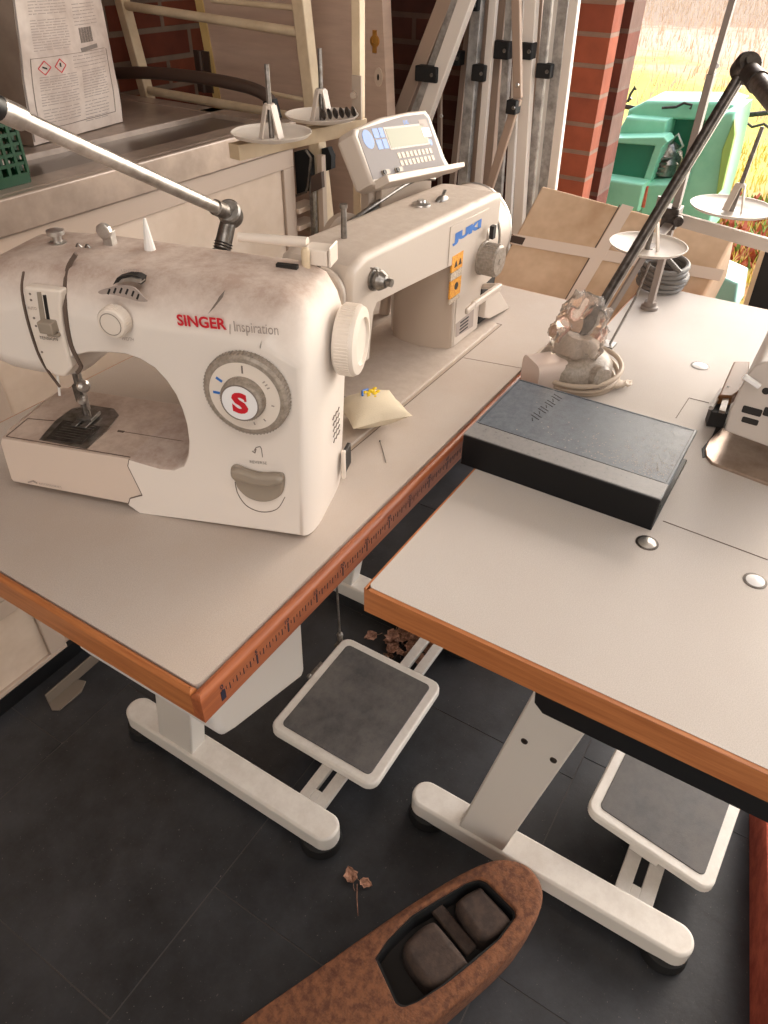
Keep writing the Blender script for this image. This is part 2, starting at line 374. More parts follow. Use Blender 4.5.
def text(s, o, right, up, height, m, parent, name, width=None, bold=0., depth=.02, shear=0., align='LEFT', top=True):
    cu = bpy.data.curves.new(name, 'FONT'); cu.body = s; cu.size = 1; cu.offset = bold; cu.extrude = 0; cu.align_x = align; cu.shear = shear; cu.resolution_u = 3
    tmp = bpy.data.objects.new(name, cu); col.objects.link(tmp); dg = bpy.context.evaluated_depsgraph_get()
    me = bpy.data.meshes.new_from_object(tmp.evaluated_get(dg)); bpy.data.objects.remove(tmp)
    xs = [v.co.x for v in me.vertices]; ys = [v.co.y for v in me.vertices]
    hh = max(ys) - min(ys); ww = max(xs) - min(xs)
    sy = height / hh; sx = (width / ww) if width else sy
    right = V(right).normalized(); up = V(up).normalized(); n = right.cross(up)
    mb = MB(); o = V(o)
    vs = [o + right * (v.co.x - min(xs)) * sx + up * (v.co.y - min(ys)) * sy + n * depth for v in me.vertices]
    mb.add(vs, [list(p.vertices) for p in me.polygons]); bpy.data.meshes.remove(me)
    return mb.build(name, m, parent, smooth=0)

# ================================================================== SETTING
FZ = -TABLE
# floor: slate tiles laid in offset rows with real grout joints
t = MB(); g = 0.11
rows = [(-391, -436.5, 5)]
y = 17.6
ys = [17.6 + 45.6 * k for k in range(-8, 4)]
offs = {0: 29.6, -1: 7.3, -2: 21.0, 1: 12.0}
for k in range(-8, 4):
    y0 = 17.6 + 45.6 * k; y1 = y0 + 45.6
    off = offs.get(k, 17.0 * k)
    xs = [off + 45.6 * j for j in range(-6, 5)]
    if k == -1: xs = [off + 45.6 * j for j in range(-6, 1)] + [60.7 + 45.6 * j for j in range(0, 4)]
    xs = [max(-250, min(232, x)) for x in xs]; xs = [-250] + xs + [232]
    for a, b in zip(xs[:-1], xs[1:]):
        if b - a < 1: continue
        t.box((a + g, y0 + g, FZ - 2), (b - g, min(y1, 162) - g, FZ))
fl = t.build('floor', 'slate', smooth=0); structure(fl, 'black slate tile floor with pale grout lines')
mb = MB().box((-250, -348, FZ - 4), (232, 164, FZ - .12)); structure(mb.build('floor_grout', 'grout', smooth=0), 'grey grout between the floor tiles')
# walls
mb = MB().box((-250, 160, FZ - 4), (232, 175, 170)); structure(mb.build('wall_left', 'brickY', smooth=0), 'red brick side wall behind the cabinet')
P_Y = at(617, 0, 190, 0).y     # corner of the pier beside the opening
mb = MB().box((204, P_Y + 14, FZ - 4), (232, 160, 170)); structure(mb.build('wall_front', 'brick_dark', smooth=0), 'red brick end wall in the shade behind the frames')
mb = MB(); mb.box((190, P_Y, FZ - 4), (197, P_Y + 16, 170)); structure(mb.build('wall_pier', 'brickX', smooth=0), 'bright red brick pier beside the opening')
mb = MB(); mb.box((197, P_Y + 2.2, FZ - 4), (204, P_Y + 14, 170)); structure(mb.build('trim_1', 'dark', smooth=0), 'dark gap of the door track beside the pier')
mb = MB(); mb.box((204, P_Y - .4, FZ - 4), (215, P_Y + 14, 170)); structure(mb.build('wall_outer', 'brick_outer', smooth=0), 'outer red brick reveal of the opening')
mb = MB().box((-250, -360, FZ - 4), (232, -346, 170)); structure(mb.build('wall_right', 'plaster', smooth=0))
mb = MB(); mb.box((-262, -360, FZ - 4), (-250, 175, 170)); structure(mb.build('wall_back', 'plaster', smooth=0))
mb = MB(); mb.box((201, -346, 120), (215, P_Y - 1, 170)); structure(mb.build('wall_lintel', 'plaster', smooth=0))
mb = MB().box((-262, -360, 170), (232, 175, 178)); structure(mb.build('ceiling', 'ceiling', smooth=0))

# outdoors: field
def field_mat():
    m = bpy.data.materials.new('autumn_meadow'); m.use_nodes = True; nt = m.node_tree; b = nt.nodes['Principled BSDF']; b.inputs['Roughness'].default_value = 1
    tc = nt.nodes.new('ShaderNodeTexCoord'); 
    n = nt.nodes.new('ShaderNodeTexNoise'); n.inputs['Scale'].default_value = .45; n.inputs['Detail'].default_value = 12; n.inputs['Roughness'].default_value = .72
    nt.links.new(tc.outputs['Object'], n.inputs['Vector'])
    sp = nt.nodes.new('ShaderNodeSeparateXYZ'); nt.links.new(tc.outputs['Object'], sp.inputs[0])
    mr = nt.nodes.new('ShaderNodeMapRange'); mr.inputs['From Min'].default_value = 2.5; mr.inputs['From Max'].default_value = 22.5; nt.links.new(sp.outputs['X'], mr.inputs['Value'])
    n.inputs['Scale'].default_value = .9
    ma = nt.nodes.new('ShaderNodeMath'); ma.operation = 'MULTIPLY_ADD'; ma.inputs[1].default_value = .5; nt.links.new(n.outputs['Fac'], ma.inputs[0]); nt.links.new(mr.outputs[0], ma.inputs[2])
    r = nt.nodes.new('ShaderNodeValToRGB'); cr = r.color_ramp; F_ = .25
    cr.elements[0].position = .0 + F_; cr.elements[0].color = (*lin((196, 186, 70)), 1)
    cr.elements[1].position = 1.0; cr.elements[1].color = (*lin((150, 128, 108)), 1)
    for p, c in ((.07, (176, 120, 84)), (.12, (206, 150, 104)), (.20, (214, 182, 110)), (.28, (206, 190, 84)), (.38, (204, 188, 90)), (.46, (206, 164, 132)), (.62, (208, 172, 150)), (.70, (196, 160, 136))):
        e = cr.elements.new(p + F_); e.color = (*lin(c), 1)
    nt.links.new(ma.outputs[0], r.inputs[0]); nt.links.new(r.outputs[0], b.inputs['Base Color'])
    return m
MT['field'] = field_mat()
mb = MB(); n = 60
X0, X1, Y0, Y1 = 232, 5200, -1400, 2600
vs = []; 
for i in range(n + 1):
    for j in range(n + 1):
        x = X0 + (X1 - X0) * (i / n) ** 2.2; yy = Y0 + (Y1 - Y0) * j / n
        vs.append((x, yy, FZ - 3 + (2.5 * noise.noise(Vector((x / 60, yy / 60, 0))) if i else 0)))
mb.add(vs, [[i * (n + 1) + j, (i + 1) * (n + 1) + j, (i + 1) * (n + 1) + j + 1, i * (n + 1) + j + 1] for i in range(n) for j in range(n)])
structure(mb.build('ground', 'field', smooth=60), 'sunlit autumn meadow outside the opening')
# grass blades and weeds (uncountable)
def blades(name, N, xr, yr, h, m, label, w=.5):
    mb = MB()
    for _ in range(N):
        x = random.uniform(*xr); yy = random.uniform(*yr); a = random.uniform(0, 2 * PI); hh = random.uniform(*h); l = random.uniform(.1, .7) * hh
        dx, dy = math.cos(a), math.sin(a); z = FZ - 4
        mb.add([(x - dy * w, yy + dx * w, z), (x + dy * w, yy - dx * w, z), (x + dx * l * .4 + dy * w * .6, yy + dy * l * .4 - dx * w * .6, z + hh * .6), (x + dx * l * .4 - dy * w * .6, yy + dy * l * .4 + dx * w * .6, z + hh * .6), (x + dx * l, yy + dy * l, z + hh)], [[0, 1, 2, 3], [3, 2, 4]])
    return tag(mb.build(name, m, smooth=0, origin=((xr[0] + xr[1]) / 2, (yr[0] + yr[1]) / 2, FZ)), label, 'grass', kind='stuff')
MT['g1'] = mat('yellow_green_grass', (200, 186, 80), .8); MT['g2'] = mat('straw_grass', (208, 176, 144), .8); MT['g3'] = mat('reddish_weed_leaves', (176, 90, 62), .8); MT['g4'] = mat('green_weed_leaves', (120, 150, 60), .7)
blades('meadow_grass', 9000, (250, 700), (-90, 260), (3, 9), 'g1', 'yellow-green meadow grass outside the opening', .5)
blades('straw_grass', 9000, (705, 2600), (-80, 900), (6, 24), 'g2', 'dry straw-coloured grass further out in the meadow', .7)

blades('red_weeds', 900, (380, 520), (-60, 60), (3, 9), 'g3', 'reddish autumn weeds outside beyond the thread stand', 2.2)
blades('green_weeds', 500, (385, 520), (-60, 60), (3, 10), 'g4', 'small green weed leaves outside beyond the thread stand', 2.0)
# ================================================================== TABLES
def side_leg(tb, x, y_top_c, z_top, ycol, foot_y, flip=1, plate=False):
    """T-foot with a column leaning towards the sitter; ycol: (low, high) of the column at foot level"""
    f = MB(); w = 5.5
    f.prism([(p[0], p[1]) for p in rrect(0, (foot_y[0] + foot_y[1]) / 2, w, foot_y[1] - foot_y[0], 2.65, 7)], (x + 2.2, 0, -73.6), (1, 0, 0), (0, 1, 0), 4.0, r=.6, r0=.3)
    ft = f.build('foot', 'white_metal', tb)
    for yy in (foot_y[0] + 3.5, foot_y[1] - 3.5):
        MB().lathe((x + 2.2, yy, FZ), (0, 0, 1), [(3.6, 0), (3.9, .6), (3.6, 2.6), (2.5, 2.9)], 24).build('rubber_pad', 'rubber', ft)
    c = MB(); sh = -(y_top_c)
    y0, y1 = ycol; zt = z_top
    dy = -.172 * (zt + 70)
    vs = []
    for z, d in ((-70, 0), (zt, dy)):
        for xx, yy in ((x, y0), (x + 3.8, y0), (x + 3.8, y1), (x, y1)): vs.append((xx, yy + d, z))
    c.add(vs, [[3, 2, 1, 0], [4, 5, 6, 7], [0, 1, 5, 4], [1, 2, 6, 5], [2, 3, 7, 6], [3, 0, 4, 7]])
    co = c.build('column', 'white_metal', tb, bevel=.35)
    for zz, q in ((-26, .28), (-29, .72)):
        pass
    return co

def table_top(tb, x0, x1, y0, y1, mat_top, edge_sitter='beech_x', edge_end='beech_y', en=.9, er=.3, ef=.3):
    MB().prism(rrect((x0 + x1) / 2, (y0 + y1) / 2, x1 - x0, y1 - y0, .6), (0, 0, -2.6), (1, 0, 0), (0, 1, 0), 2.6).build('tabletop', mat_top, tb)
    T = 3.6; e = 1.3
    m = MB()
    m.prism([(x0 - en, y0), (x0, y0), (x0, y1), (x0 - en, y1)], (0, 0, -T), (1, 0, 0), (0, 1, 0), T - .05, r=.5)
    m.build('end_edging', edge_end, tb)
    m = MB(); m.prism([(x1, y0), (x1 + ef, y0), (x1 + ef, y1), (x1, y1)], (0, 0, -T), (1, 0, 0), (0, 1, 0), T - .05, r=.1); m.build('end_edging', edge_end, tb)
    m = MB(); m.prism([(x0 - en, y0 - e), (x1 + ef, y0 - e), (x1 + ef, y0), (x0 - en, y0)], (0, 0, -T), (1, 0, 0), (0, 1, 0), T - .05, r=.7); fe = m.build('front_edging', edge_sitter, tb)
    m = MB(); m.prism([(x0 - en, y1), (x1 + ef, y1), (x1 + ef, y1 + er), (x0 - en, y1 + er)], (0, 0, -T), (1, 0, 0), (0, 1, 0), T - .05, r=.1); m.build('rear_edging', edge_end, tb)
    return fe

LT = thing('sewing_table', 'left industrial sewing table with ruler-marked front edge, under the red-lettered sewing machine', 'table', (53, 27, FZ))
fe = table_top(LT, 0, 105, 0, 54.5, 'laminate')
# ruler printed on the front edge
rl = MB()
for k in range(0, 101):
    x = 1.8 + k; L = 1.3 if k % 5 == 0 else .85; w = .10 if k % 5 == 0 else .05
    rl.box((x - w, -1.33, -1.55 - L), (x + w, -1.30, -1.55))
    if k < 100: rl.box((x + .5 - .035, -1.33, -2.0), (x + .5 + .035, -1.30, -1.55))
rl.build('ruler_scale', 'ruler_ink', fe, smooth=0)
rl = MB(); rl.box((1.5, -1.34, -3.0), (2.1, -1.30, -1.7)); rl.build('ruler_start_block', 'ruler_ink', fe, smooth=0)
for k in range(0, 100, 5):
    text(str(k), (1.8 + k - (.25 if k < 10 else .5), -1.3, -1.4), (1, 0, 0), (0, 0, 1), .62, 'ruler_ink', fe, 'ruler_number', bold=.02, depth=.04)
side_leg(LT, 21.8, 0, -3, (35.6, 44.4), (3.2, 54.6))
side_leg(LT, 76.5, 0, -3, (35.6, 44.4), (3.2, 54.6))
MB().box((25, 24, -9), (77, 33, -3.4)).build('under_frame', 'white_metal', LT, bevel=.3)
# machine bed groove line around the lockstitch head
def groove(pts, w, parent, name='cut_out_line', m='seam', z=.015):
    mb = MB()
    for a, b in zip(pts[:-1], pts[1:]):
        mb.bar((a[0], a[1], z), (b[0], b[1], z), w, .04)
    return mb.build(name, m, parent, smooth=0)
groove([(36, 10), (87.5, 10)], .35, LT, 'bed_groove', 'juki_dark')
groove([(36, 9.7), (87.8, 9.7), (87.8, 11)], .12, LT, 'bed_groove', 'seam')
groove([(72.5, 9.5), (74.5, -.2)], .05, LT, 'panel_joint', 'seam')
# white tray hung under the table
a = at(228, 740, 2.2, 1); b = at(307, 674, 2.2, 1)
MB().prism([(a.x - 1, a.z + 2.6), (a.x - .3, a.z + .8), (a.x + 1.4, a.z), (b.x - .8, b.z), (b.x, b.z + 1), (b.x + .3, -3.8), (a.x - 1.6, -3.8)], (0, 24, 0), (1, 0, 0), (0, 0, 1), 21.8, r=1.0).build('under_table_tray', 'white_plain', LT)
# slotted cross rail carrying the pedal
def cross_rail(tb, x0, x1, y0, y1):
    m = MB(); w = (y1 - y0); a = w * .38
    m.box((x0, y0, -72.2), (x1, y0 + a, -70.9)); m.box((x0, y1 - a, -72.2), (x1, y1, -70.9))
    for xa, xb in ((x0, x0 + 2.5), ((x0 + x1) / 2 - 4, (x0 + x1) / 2 + 4), (x1 - 2.5, x1)): m.box((xa, y0 + a, -72.2), (xb, y1 - a, -70.9))
    return m.build('pedal_rail', 'white_metal', tb, bevel=.1)
cross_rail(LT, 27, 77, 8.2, 13.8)

RT = thing('sewing_table', 'right industrial sewing table with plain brown edge, under the black binder', 'table', (70, -33, FZ))
rx0 = 19.5; ry1 = -6.2; ry0 = -62
table_top(RT, rx0, 122, ry0, ry1 + 0, 'laminate_bright', 'beech_x', 'beech_y', en=.35)
side_leg(RT, 36.8, 0, -3, (-22.9, -14.3), (-55.0, -4.0))
side_leg(RT, 98, 0, -3, (-22.9, -14.3), (-55.0, -4.0))
for q in ((524, 742), (553, 761)):
    p = at(q[0], q[1], 36.6, 0); MB().lathe((36.85, p.y, p.z), (-1, 0, 0), [(.55, 0), (.5, .25), (.3, .3)], 16).build('bolt', 'dark_steel', RT)
MB().prism(rrect(0, 0, 26, 1.2, .3), (28, -38.2, -4.3), (0, 1, 0), (0, 0, 1), 1).build('under_frame', 'black_metal', RT)
a = at(536, 700, 20.6, 0)
MB().prism([(a.y, -3.6), (a.y - .2, -5.4), (a.y - 1.2, -6.4), (-61, -6.4), (-61, -3.6)], (19.3, 0, 0), (0, 1, 0), (0, 0, 1), 34, r=.2).build('black_under_tray', 'black_metal', RT)
cross_rail(RT, 41.8, 98, -47.8, -41.4)
def plug(px, py, m, r):
    p = at(px, py, 0)
    k = MB(); k.lathe((p.x, p.y, -.02), (0, 0, 1), [(r + .25, 0), (r + .25, .08), (r, .1), (r, .02)], 32, cap=False); k.build('plug_rim', 'dark_steel', RT)
    k = MB(); k.lathe((p.x, p.y, 0), (0, 0, 1), [(r, 0), (r * .96, .10), (r * .6, .22), (.01, .26)], 32); k.build('hole_plug', m, RT)
plug(647, 543, 'chrome', 1.05); plug(755, 581, 'white_face', 1.0); plug(700, 366, 'white_face', 1.2)
l1 = [at(*q) for q in ((676, 418), (689, 398), (709, 403))]; groove([(p.x, p.y) for p in l1], .12, RT, z=.02)
l2 = [at(*q) for q in ((663, 521), (768, 560))]; groove([(p.x, p.y) for p in l2], .12, RT, z=.02)

# pedals -----------------------------------------------------------
def pedal(label, o, wx, wy, tilt, tily=0., yaw=0.):
    e = thing('foot_pedal', label, 'pedal', (o[0], o[1], -71))
    cy_, sy_ = math.cos(math.radians(yaw)), math.sin(math.radians(yaw))
    F = lambda x, y, z: (o[0] + x * cy_ - y * sy_, o[1] + x * sy_ + y * cy_, o[2] + z + x * tilt + y * tily)
    def warp(mb):
        mb.v = [Vector(F(*p)) for p in mb.v]; return mb
    m = MB()
    out = rrect(0, 0, wx, wy, 2.2); 
    m.prism(out, (0, 0, -.8), (1, 0, 0), (0, 1, 0), 1.6, r=.5)
    bo = rrect(0, 0, wx - 7, wy - 7, 2)
    N = len(out); 
    vs = [(p[0], p[1], -.8) for p in out] + [(p[0], p[1], -3.0) for p in bo]
    m.add(vs, [[i, (i + 1) % N, N + (i + 1) % N, N + i] for i in range(N)] + [[N + i for i in range(N)]])
    warp(m).build('tread_frame', 'white_metal', e)
    m = MB(); m.prism(rrect(0, 0, wx - 3.6, wy - 3.8, 1.0), (0, 0, .75), (1, 0, 0), (0, 1, 0), .22, r=.12); warp(m).build('rubber_mat', 'mat_rubber', e)
    for s_ in (-1, 1):
        m = MB(); m.box((s_ * wx * .42 - 1, -2.6, -3.4), (s_ * wx * .42 + 1, 2.6, -1.5)); warp(m).build('hinge_bracket', 'white_metal', e, bevel=.15)
    return e, F
c = [at(x, y_, -67.2) for x, y_ in ((345, 640), (272, 722), (372, 790), (441, 690))]
pc = sum(c, Vector()) / 4
pe, PF = pedal('white foot pedal with grey rubber mat under the gap between the tables', (pc.x, pc.y, -67.4), 26.8, 24.4, .04)
m = MB(); tp = PF(12, 12.3, .5)
m.tube([(tp[0], tp[1] + .3, tp[2] + 1), (tp[0] - .5, tp[1] + .6, -40), (tp[0] - 1, tp[1] + 1, -4)], .25, 8); m.build('link_rod', 'steel', pe)
m = MB(); m.sphere((tp[0], tp[1] + .3, tp[2] + 1.6), .75, 12, 8); m.lathe((tp[0], tp[1] + .3, tp[2] - .2), (0, 0, 1), [(.6, 0), (.6, 1.3), (.35, 1.4)], 10)
m.bar((tp[0] - 1.6, tp[1] + .3, tp[2] - .6), (tp[0] + .6, tp[1] + .3, tp[2] - .3), .9, .5)
m.build('rod_joint', 'steel', pe)
q = PF(3, 12.4, .2); m = MB(); m.bar((q[0] - 2, q[1], q[2]), (q[0] + 2, q[1], q[2]), .8, .8); m.sphere((q[0] - 2.2, q[1] + .2, q[2]), .6, 10, 6); m.build('adjusting_screw', 'steel', pe)
c = [at(x, y_, -67.2) for x, y_ in ((603, 748), (588, 808), (711, 906), (738, 780))]
p2 = Vector(((47.5 + 70) / 2 + 0.5, (-33 - 55.5) / 2, 0))
pedal('white foot pedal with grey rubber mat under the right table', (p2.x + .6, p2.y - .2, -66.6), 23.0, 22.6, .04, .13, -3)

# ================================================================== RED-LETTERED DOMESTIC SEWING MACHINE
A0 = at(309.5, 544); S = Frame(A0, 17.8)
SM = thing('sewing_machine', 'white domestic sewing machine with red lettering, dusty top, on the left table', 'sewing machine', S.w(8, 19, 0))
ux, uy = S.d(0, 1, 0), S.d(0, 0, 1)        # u (towards the machine's left end) and z; ux x uy = +v (to the rear)
out = [(0, .0), (-.5, 8), (-.9, 16), (-1.0, 22), (-.6, 25.2), (.6, 27.2), (2.6, 28.1), (8, 28.3), (16, 28.5), (24, 28.7), (30, 28.6), (33, 28.1), (35.3, 27.0), (36.6, 25), (37, 22), (36.6, 18.5), (35.2, 16.6), (33.3, 15.9), (30.5, 15.7),
       (27.5, 15.8), (26.4, 16.1), (25.7, 17.2), (25.2, 18.6), (24.2, 19.6), (22.4, 20.2), (20.2, 20.5), (18.3, 20.6), (16.9, 20.3), (15.6, 19.6), (14.6, 18.4), (13.9, 17), (13.5, 15.4), (13.3, 13.6), (13.4, 11.6), (13.8, 9.8), (14.5, 8.5), (15.6, 7.85), (17.2, 7.7), (20.9, 7.7),
       (21.3, 6.8), (20.3, 2.75), (22.1, 1.95), (22.5, 1.0), (21.2, 0)]
fac = []
for u, z in out:
    if 20.1 < u < 22.7 and z < 7.8: fac.append(.0)
    elif z > 24: fac.append(1.0)
    elif z > 15 and u > 26: fac.append(.7)
    elif u < 1.2: fac.append(.28)
    else: fac.append(.12)
b_ = MB(); b_.prism([(u, z) for u, z in out], S.w(0, 0, 0), ux, uy, 14.5, r=4.2, r0=4.6, seg=7, fac=fac); b_.build('body', 'singer', SM, smooth=42)
# extension table / free arm with bed
ext = [(20.9, 7.7), (21.35, 6.8), (20.35, 2.75), (22.15, 1.95), (22.55, 1.1), (38.0, 1.2), (38.3, 1.6), (37.9, 6.8), (37.4, 7.7)]
m = MB(); m.prism(ext, S.w(.12, 0, 0), ux, uy, 12.5, r=.2, r0=.3, seg=3, fac=[.1, .1, .1, .1, .1, .6, .8, .8, .8]); m.build('extension_table', 'bed', SM, smooth=40)
m = MB(); m.prism([(38.1, 7.4), (38.1, 1.5), (39, 2), (38.9, 6.8)], S.w(2.5, 0, 0), ux, uy, 8.5, r=.4, r0=.4); m.build('free_arm_end', 'bed', SM)
# hinged lid line and needle plate
def sp(px, py, v=0): q = S.at(px, py, v, 0); return (q.y, q.z)
def st(px, py, z=7.7): q = S.at(px, py, z, 2); return (q.x, q.y)
def on_bed(pts, h, name, m_, parent, z=7.7, r=0.):
    mb = MB(); mb.prism([(a[1], a[0]) for a in pts], S.w(0, 0, z), S.d(0, 1, 0), S.d(1, 0, 0), -h if False else h); 
    return mb
def bed_prism(pts, z0, z1, name, m_, parent=SM, r=.05):
    mb = MB(); mb.prism([(a[0], a[1]) for a in pts], S.w(0, 0, z0), S.d(1, 0, 0), S.d(0, 1, 0), z1 - z0, r=r); return mb.build(name, m_, parent)
np_ = bed_prism([(.9, 32.9), (.7, 26.6), (5.0, 26.4), (8.2, 26.9), (9.4, 28.2), (9.4, 31.6), (8.0, 33.2), (5, 33.5)], 7.68, 7.82, 'needle_plate', 'steel')
bed_prism([(1.3, 32.2), (1.2, 27.6), (5.2, 27.4), (5.3, 32.6)], 7.80, 7.90, 'bobbin_cover', 'dark_steel', np_)
m = MB()
for k in range(7): m.bar(S.w(1.8 + k * .5, 27.9, 7.92), S.w(1.8 + k * .5, 31.8, 7.92), .08, .05)
m.build('seam_guide_line', 'steel', np_, smooth=0)
m = MB()
for k in range(4): m.bar(S.w(5.9, 29.2 + k * .45, 7.86), S.w(8.0, 29.2 + k * .45, 7.86), .12, .1)
m.build('feed_dog', 'steel', np_, smooth=0)
m = MB(); m.bar(S.w(.5, 21, 7.75), S.w(.5, 37.0, 7.75), .08, .06); m.bar(S.w(4.6, 37.0, 7.75), S.w(.5, 37.0, 7.75), .08, .06); m.bar(S.w(4.6, 37.0, 7.75), S.w(5.0, 33.6, 7.75), .05, .06); m.build('lid_joint', 'seam', SM, smooth=0)
m = MB(); m.box((4.9, 24.4, 7.66), (5.2, 25.2, 7.78), S); m.bar(S.w(5.1, 25, 7.72), S.w(5.1, 16, 7.72), .05, .04); m.build('bed_mark', 'seam', SM, smooth=0)
# seam between the body and extension table
m = MB(); sl = [(20.9, 7.75), (21.25, 6.8), (20.3, 2.85), (22.05, 2.0), (22.5, 1.05)]
for a, b in zip(sl[:-1], sl[1:]): m.bar(S.w(.06, a[0], a[1]), S.w(.06, b[0], b[1]), .09, .14, up=S.d(1, 0, 0))
m.build('table_seam', 'seam', SM, smooth=0)
# presser foot group
px_, pu = 6.3, 30.0
m = MB(); m.cyl(S.w(px_, pu, 8.4), S.w(px_, pu, 16.5), .32, seg=12); m.box((px_ - .5, pu - .45, 10.4), (px_ + .4, pu + .45, 12.6), S); m.build('presser_bar', 'steel', SM)
m = MB(); m.cyl(S.w(px_ - .2, pu - .8, 9.5), S.w(px_ - .2, pu - .8, 16.3), .22, seg=10); m.cyl(S.w(px_ - .2, pu - .8, 8.0), S.w(px_ - .2, pu - .8, 9.6), .07, seg=8); m.build('needle_bar', 'chrome', SM)
m = MB(); m.lathe(S.w(px_ - .6, pu - 1.0, 12.9), S.d(-.6, -1, .2), [(.35, 0), (.75, .3), (.75, .8), (.4, 1.1)], 14); m.lathe(S.w(px_ - .5, pu - .5, 11), S.d(-1, -.5, 0), [(.45, 0), (.5, .6), (.3, .9)], 10); m.build('clamp_screw', 'chrome', SM)
m = MB(); m.box((px_ - 2.2, pu - 1.2, 7.95), (px_ + .3, pu - .35, 8.15), S); m.box((px_ - 2.2, pu + .1, 7.95), (px_ + .3, pu + .8, 8.15), S); m.box((px_ - .9, pu - 1.2, 8.0), (px_ + 1.2, pu + .8, 8.5), S); m.bar(S.w(px_ - .4, pu + .9, 9.2), S.w(px_ - 1.4, pu - 1.2, 10.6), .15, .15); m.build('presser_foot', 'steel', SM, bevel=.06)
m = MB(); m.bar(S.w(5.0, 31.0, 15.6), S.w(3.6, 30.6, 12.4), .25, .15); m.build('thread_cutter', 'white_plain', SM)
# face panel with the tension slider
pts = [(69, 342), (64, 330)]
pan = [sp(*q, -.15) for q in ((25, 286), (62, 290), (62, 310), (65, 335), (71, 360), (73, 368), (66, 376), (56, 375), (47, 368), (39, 350), (31, 325), (26, 298))]
pf = MB(); pf.prism([(p[0], p[1]) for p in pan], S.w(.25, 0, 0), ux, uy, -.8 if False else 1.2)
pf.v = [p - S.d(.65, 0, 0) for p in pf.v]
po = pf.build('tension_panel', 'singer2', SM, bevel=.25, bseg=3)
def surf_v(z): s_ = 28.5 - z; return 0 if s_ >= 4.6 else 4.6 * (1 - math.sqrt(max(0, 1 - (1 - max(s_, 0) / 4.6) ** 2)))
def on_shell(px, py, d):
    v = 0
    for _ in range(12): q = S.at(px, py, v + d, 0); v = .5 * v + .5 * surf_v(min(q.z, 28.1))
    return S.w(v + d, q.y, q.z)
def stripe(pts, w, name, m_, parent, v=-.1, h=.12):
    mb = MB(); P = [on_shell(q[0], q[1], v) for q in pts]
    for a, b in zip(P[:-1], P[1:]): mb.bar(a, b + (b - a) * .02, w, h, up=S.d(1, 0, 0))
    return mb.build(name, m_, parent, smooth=0)
sl = spline([(*q, 0) for q in ((76, 254), (68, 268), (65, 290), (66, 318), (71, 345), (79, 362), (81, 367), (77, 373))], 5)
stripe([(p.x, p.y) for p in sl], .38, 'dark_gap', 'seam', SM, -.12, .22)
sl = spline([(*q, 0) for q in ((24, 272), (22, 290), (27, 318), (37, 350), (46, 368), (60, 387))], 5)
stripe([(p.x, p.y) for p in sl], .2, 'dark_gap', 'seam', SM, -.12, .22)
def decal(pts, name, m_, parent, v, th=.06):
    P = [sp(*q, v) for q in pts]; mb = MB(); mb.prism(P, S.w(v - th, 0, 0), ux, uy, th * 2); return mb.build(name, m_, parent, smooth=0)
decal([(43, 295), (46, 295), (50, 320), (47, 320)], 'slider_slot', 'dark', po, -.42)
decal([(37, 292), (41, 292), (46, 322), (41, 322)], 'slider_ramp', 'grey_plastic', po, -.42)
q = S.at(48, 326, -.9, 0); m = MB(); m.box((-1.4, q.y - .75, q.z - .7), (-.3, q.y + .85, q.z + .5), S); m.box((-.9, q.y - .8, q.z - 1.2), (-.3, q.y + .5, q.z - .8), S); m.build('tension_slider', 'grey_plastic', po, bevel=.12)
def stext(s_, px, py, px2, py2, h, m_, parent, name, v=-.02, **k):
    a = S.at(px, py, v, 0); b = S.at(px2, py2, v, 0); A = S.w(v, a.y, a.z); B = S.w(v, b.y, b.z); r_ = (B - A)
    return text(s_, A, r_, S.d(0, 0, 1), h, m_, parent, name, width=r_.length, **k)
stext('TENSION', 40, 339, 58, 341, .36, 'print', po, 'tension_lettering', v=-.45)
stext('AUTO', 28, 309, 37, 310, .3, 'print_light', po, 'auto_lettering', v=-.45)
m = MB()
for q in ((30, 294), (31, 300), (36, 326), (34, 318), (42, 352)):
    p = S.at(*q, -.44, 0); MB().lathe(S.w(-.42, p.y, p.z), S.d(-1, 0, 0), [(.12, 0), (.12, .05)], 8).build('tension_mark', 'print', po, smooth=0)

# lettering
m_ = stext('SINGER', 178, 325.5, 227, 330, 1.15, 'red', SM, 'brand_lettering', v=-.03, bold=.03)
stext('Inspiration', 235, 334.5, 279, 338.5, 1.35, 'print_light', SM, 'model_lettering', v=-.03)
q = sp(230, 324, -.02); q2 = sp(230, 334, -.02); m = MB(); m.bar(S.w(-.03, *q), S.w(-.03, *q2), .06, .04, up=S.d(1, 0, 0)); m.build('divider_line', 'print_light', SM, smooth=0)
sl = [(208, 314), (214, 305), (217, 301), (219, 297), (225, 290), (223, 297), (219, 302), (214, 308)]
decal(sl, 'needle_emblem', 'print', SM, -.02, .04)
# stitch selector dial
dc = S.at(249.5, 392, 0, 0); D0 = S.w(-.1, dc.y, dc.z + .1); nf = S.d(-1, 0, 0)
m = MB(); m.lathe(D0, nf, [(4.35, 0), (4.35, .9), (4.1, 1.15), (3.75, 1.2), (3.65, 1.1)], 64, cap=False)
for k in range(72):
    a = 2 * PI * k / 72; x, yv, n_ = frame_of(nf); d = x * math.cos(a) + yv * math.sin(a); m.bar(D0 + d * 4.38 + n_ * .1, D0 + d * 4.38 + n_ * .85, .1, .16, up=d)
dial = m.build('stitch_dial', 'grey_ring', SM)
m = MB(); m.lathe(D0, nf, [(3.68, 0), (3.68, 1.12), (3.5, 1.16), (.01, 1.16)], 48); m.build('dial_face', 'singer2', dial)
m = MB(); m.lathe(D0, nf, [(2.25, 1.1), (2.15, 2.0), (1.95, 2.3), (1.9, 2.25)], 48, cap=False)
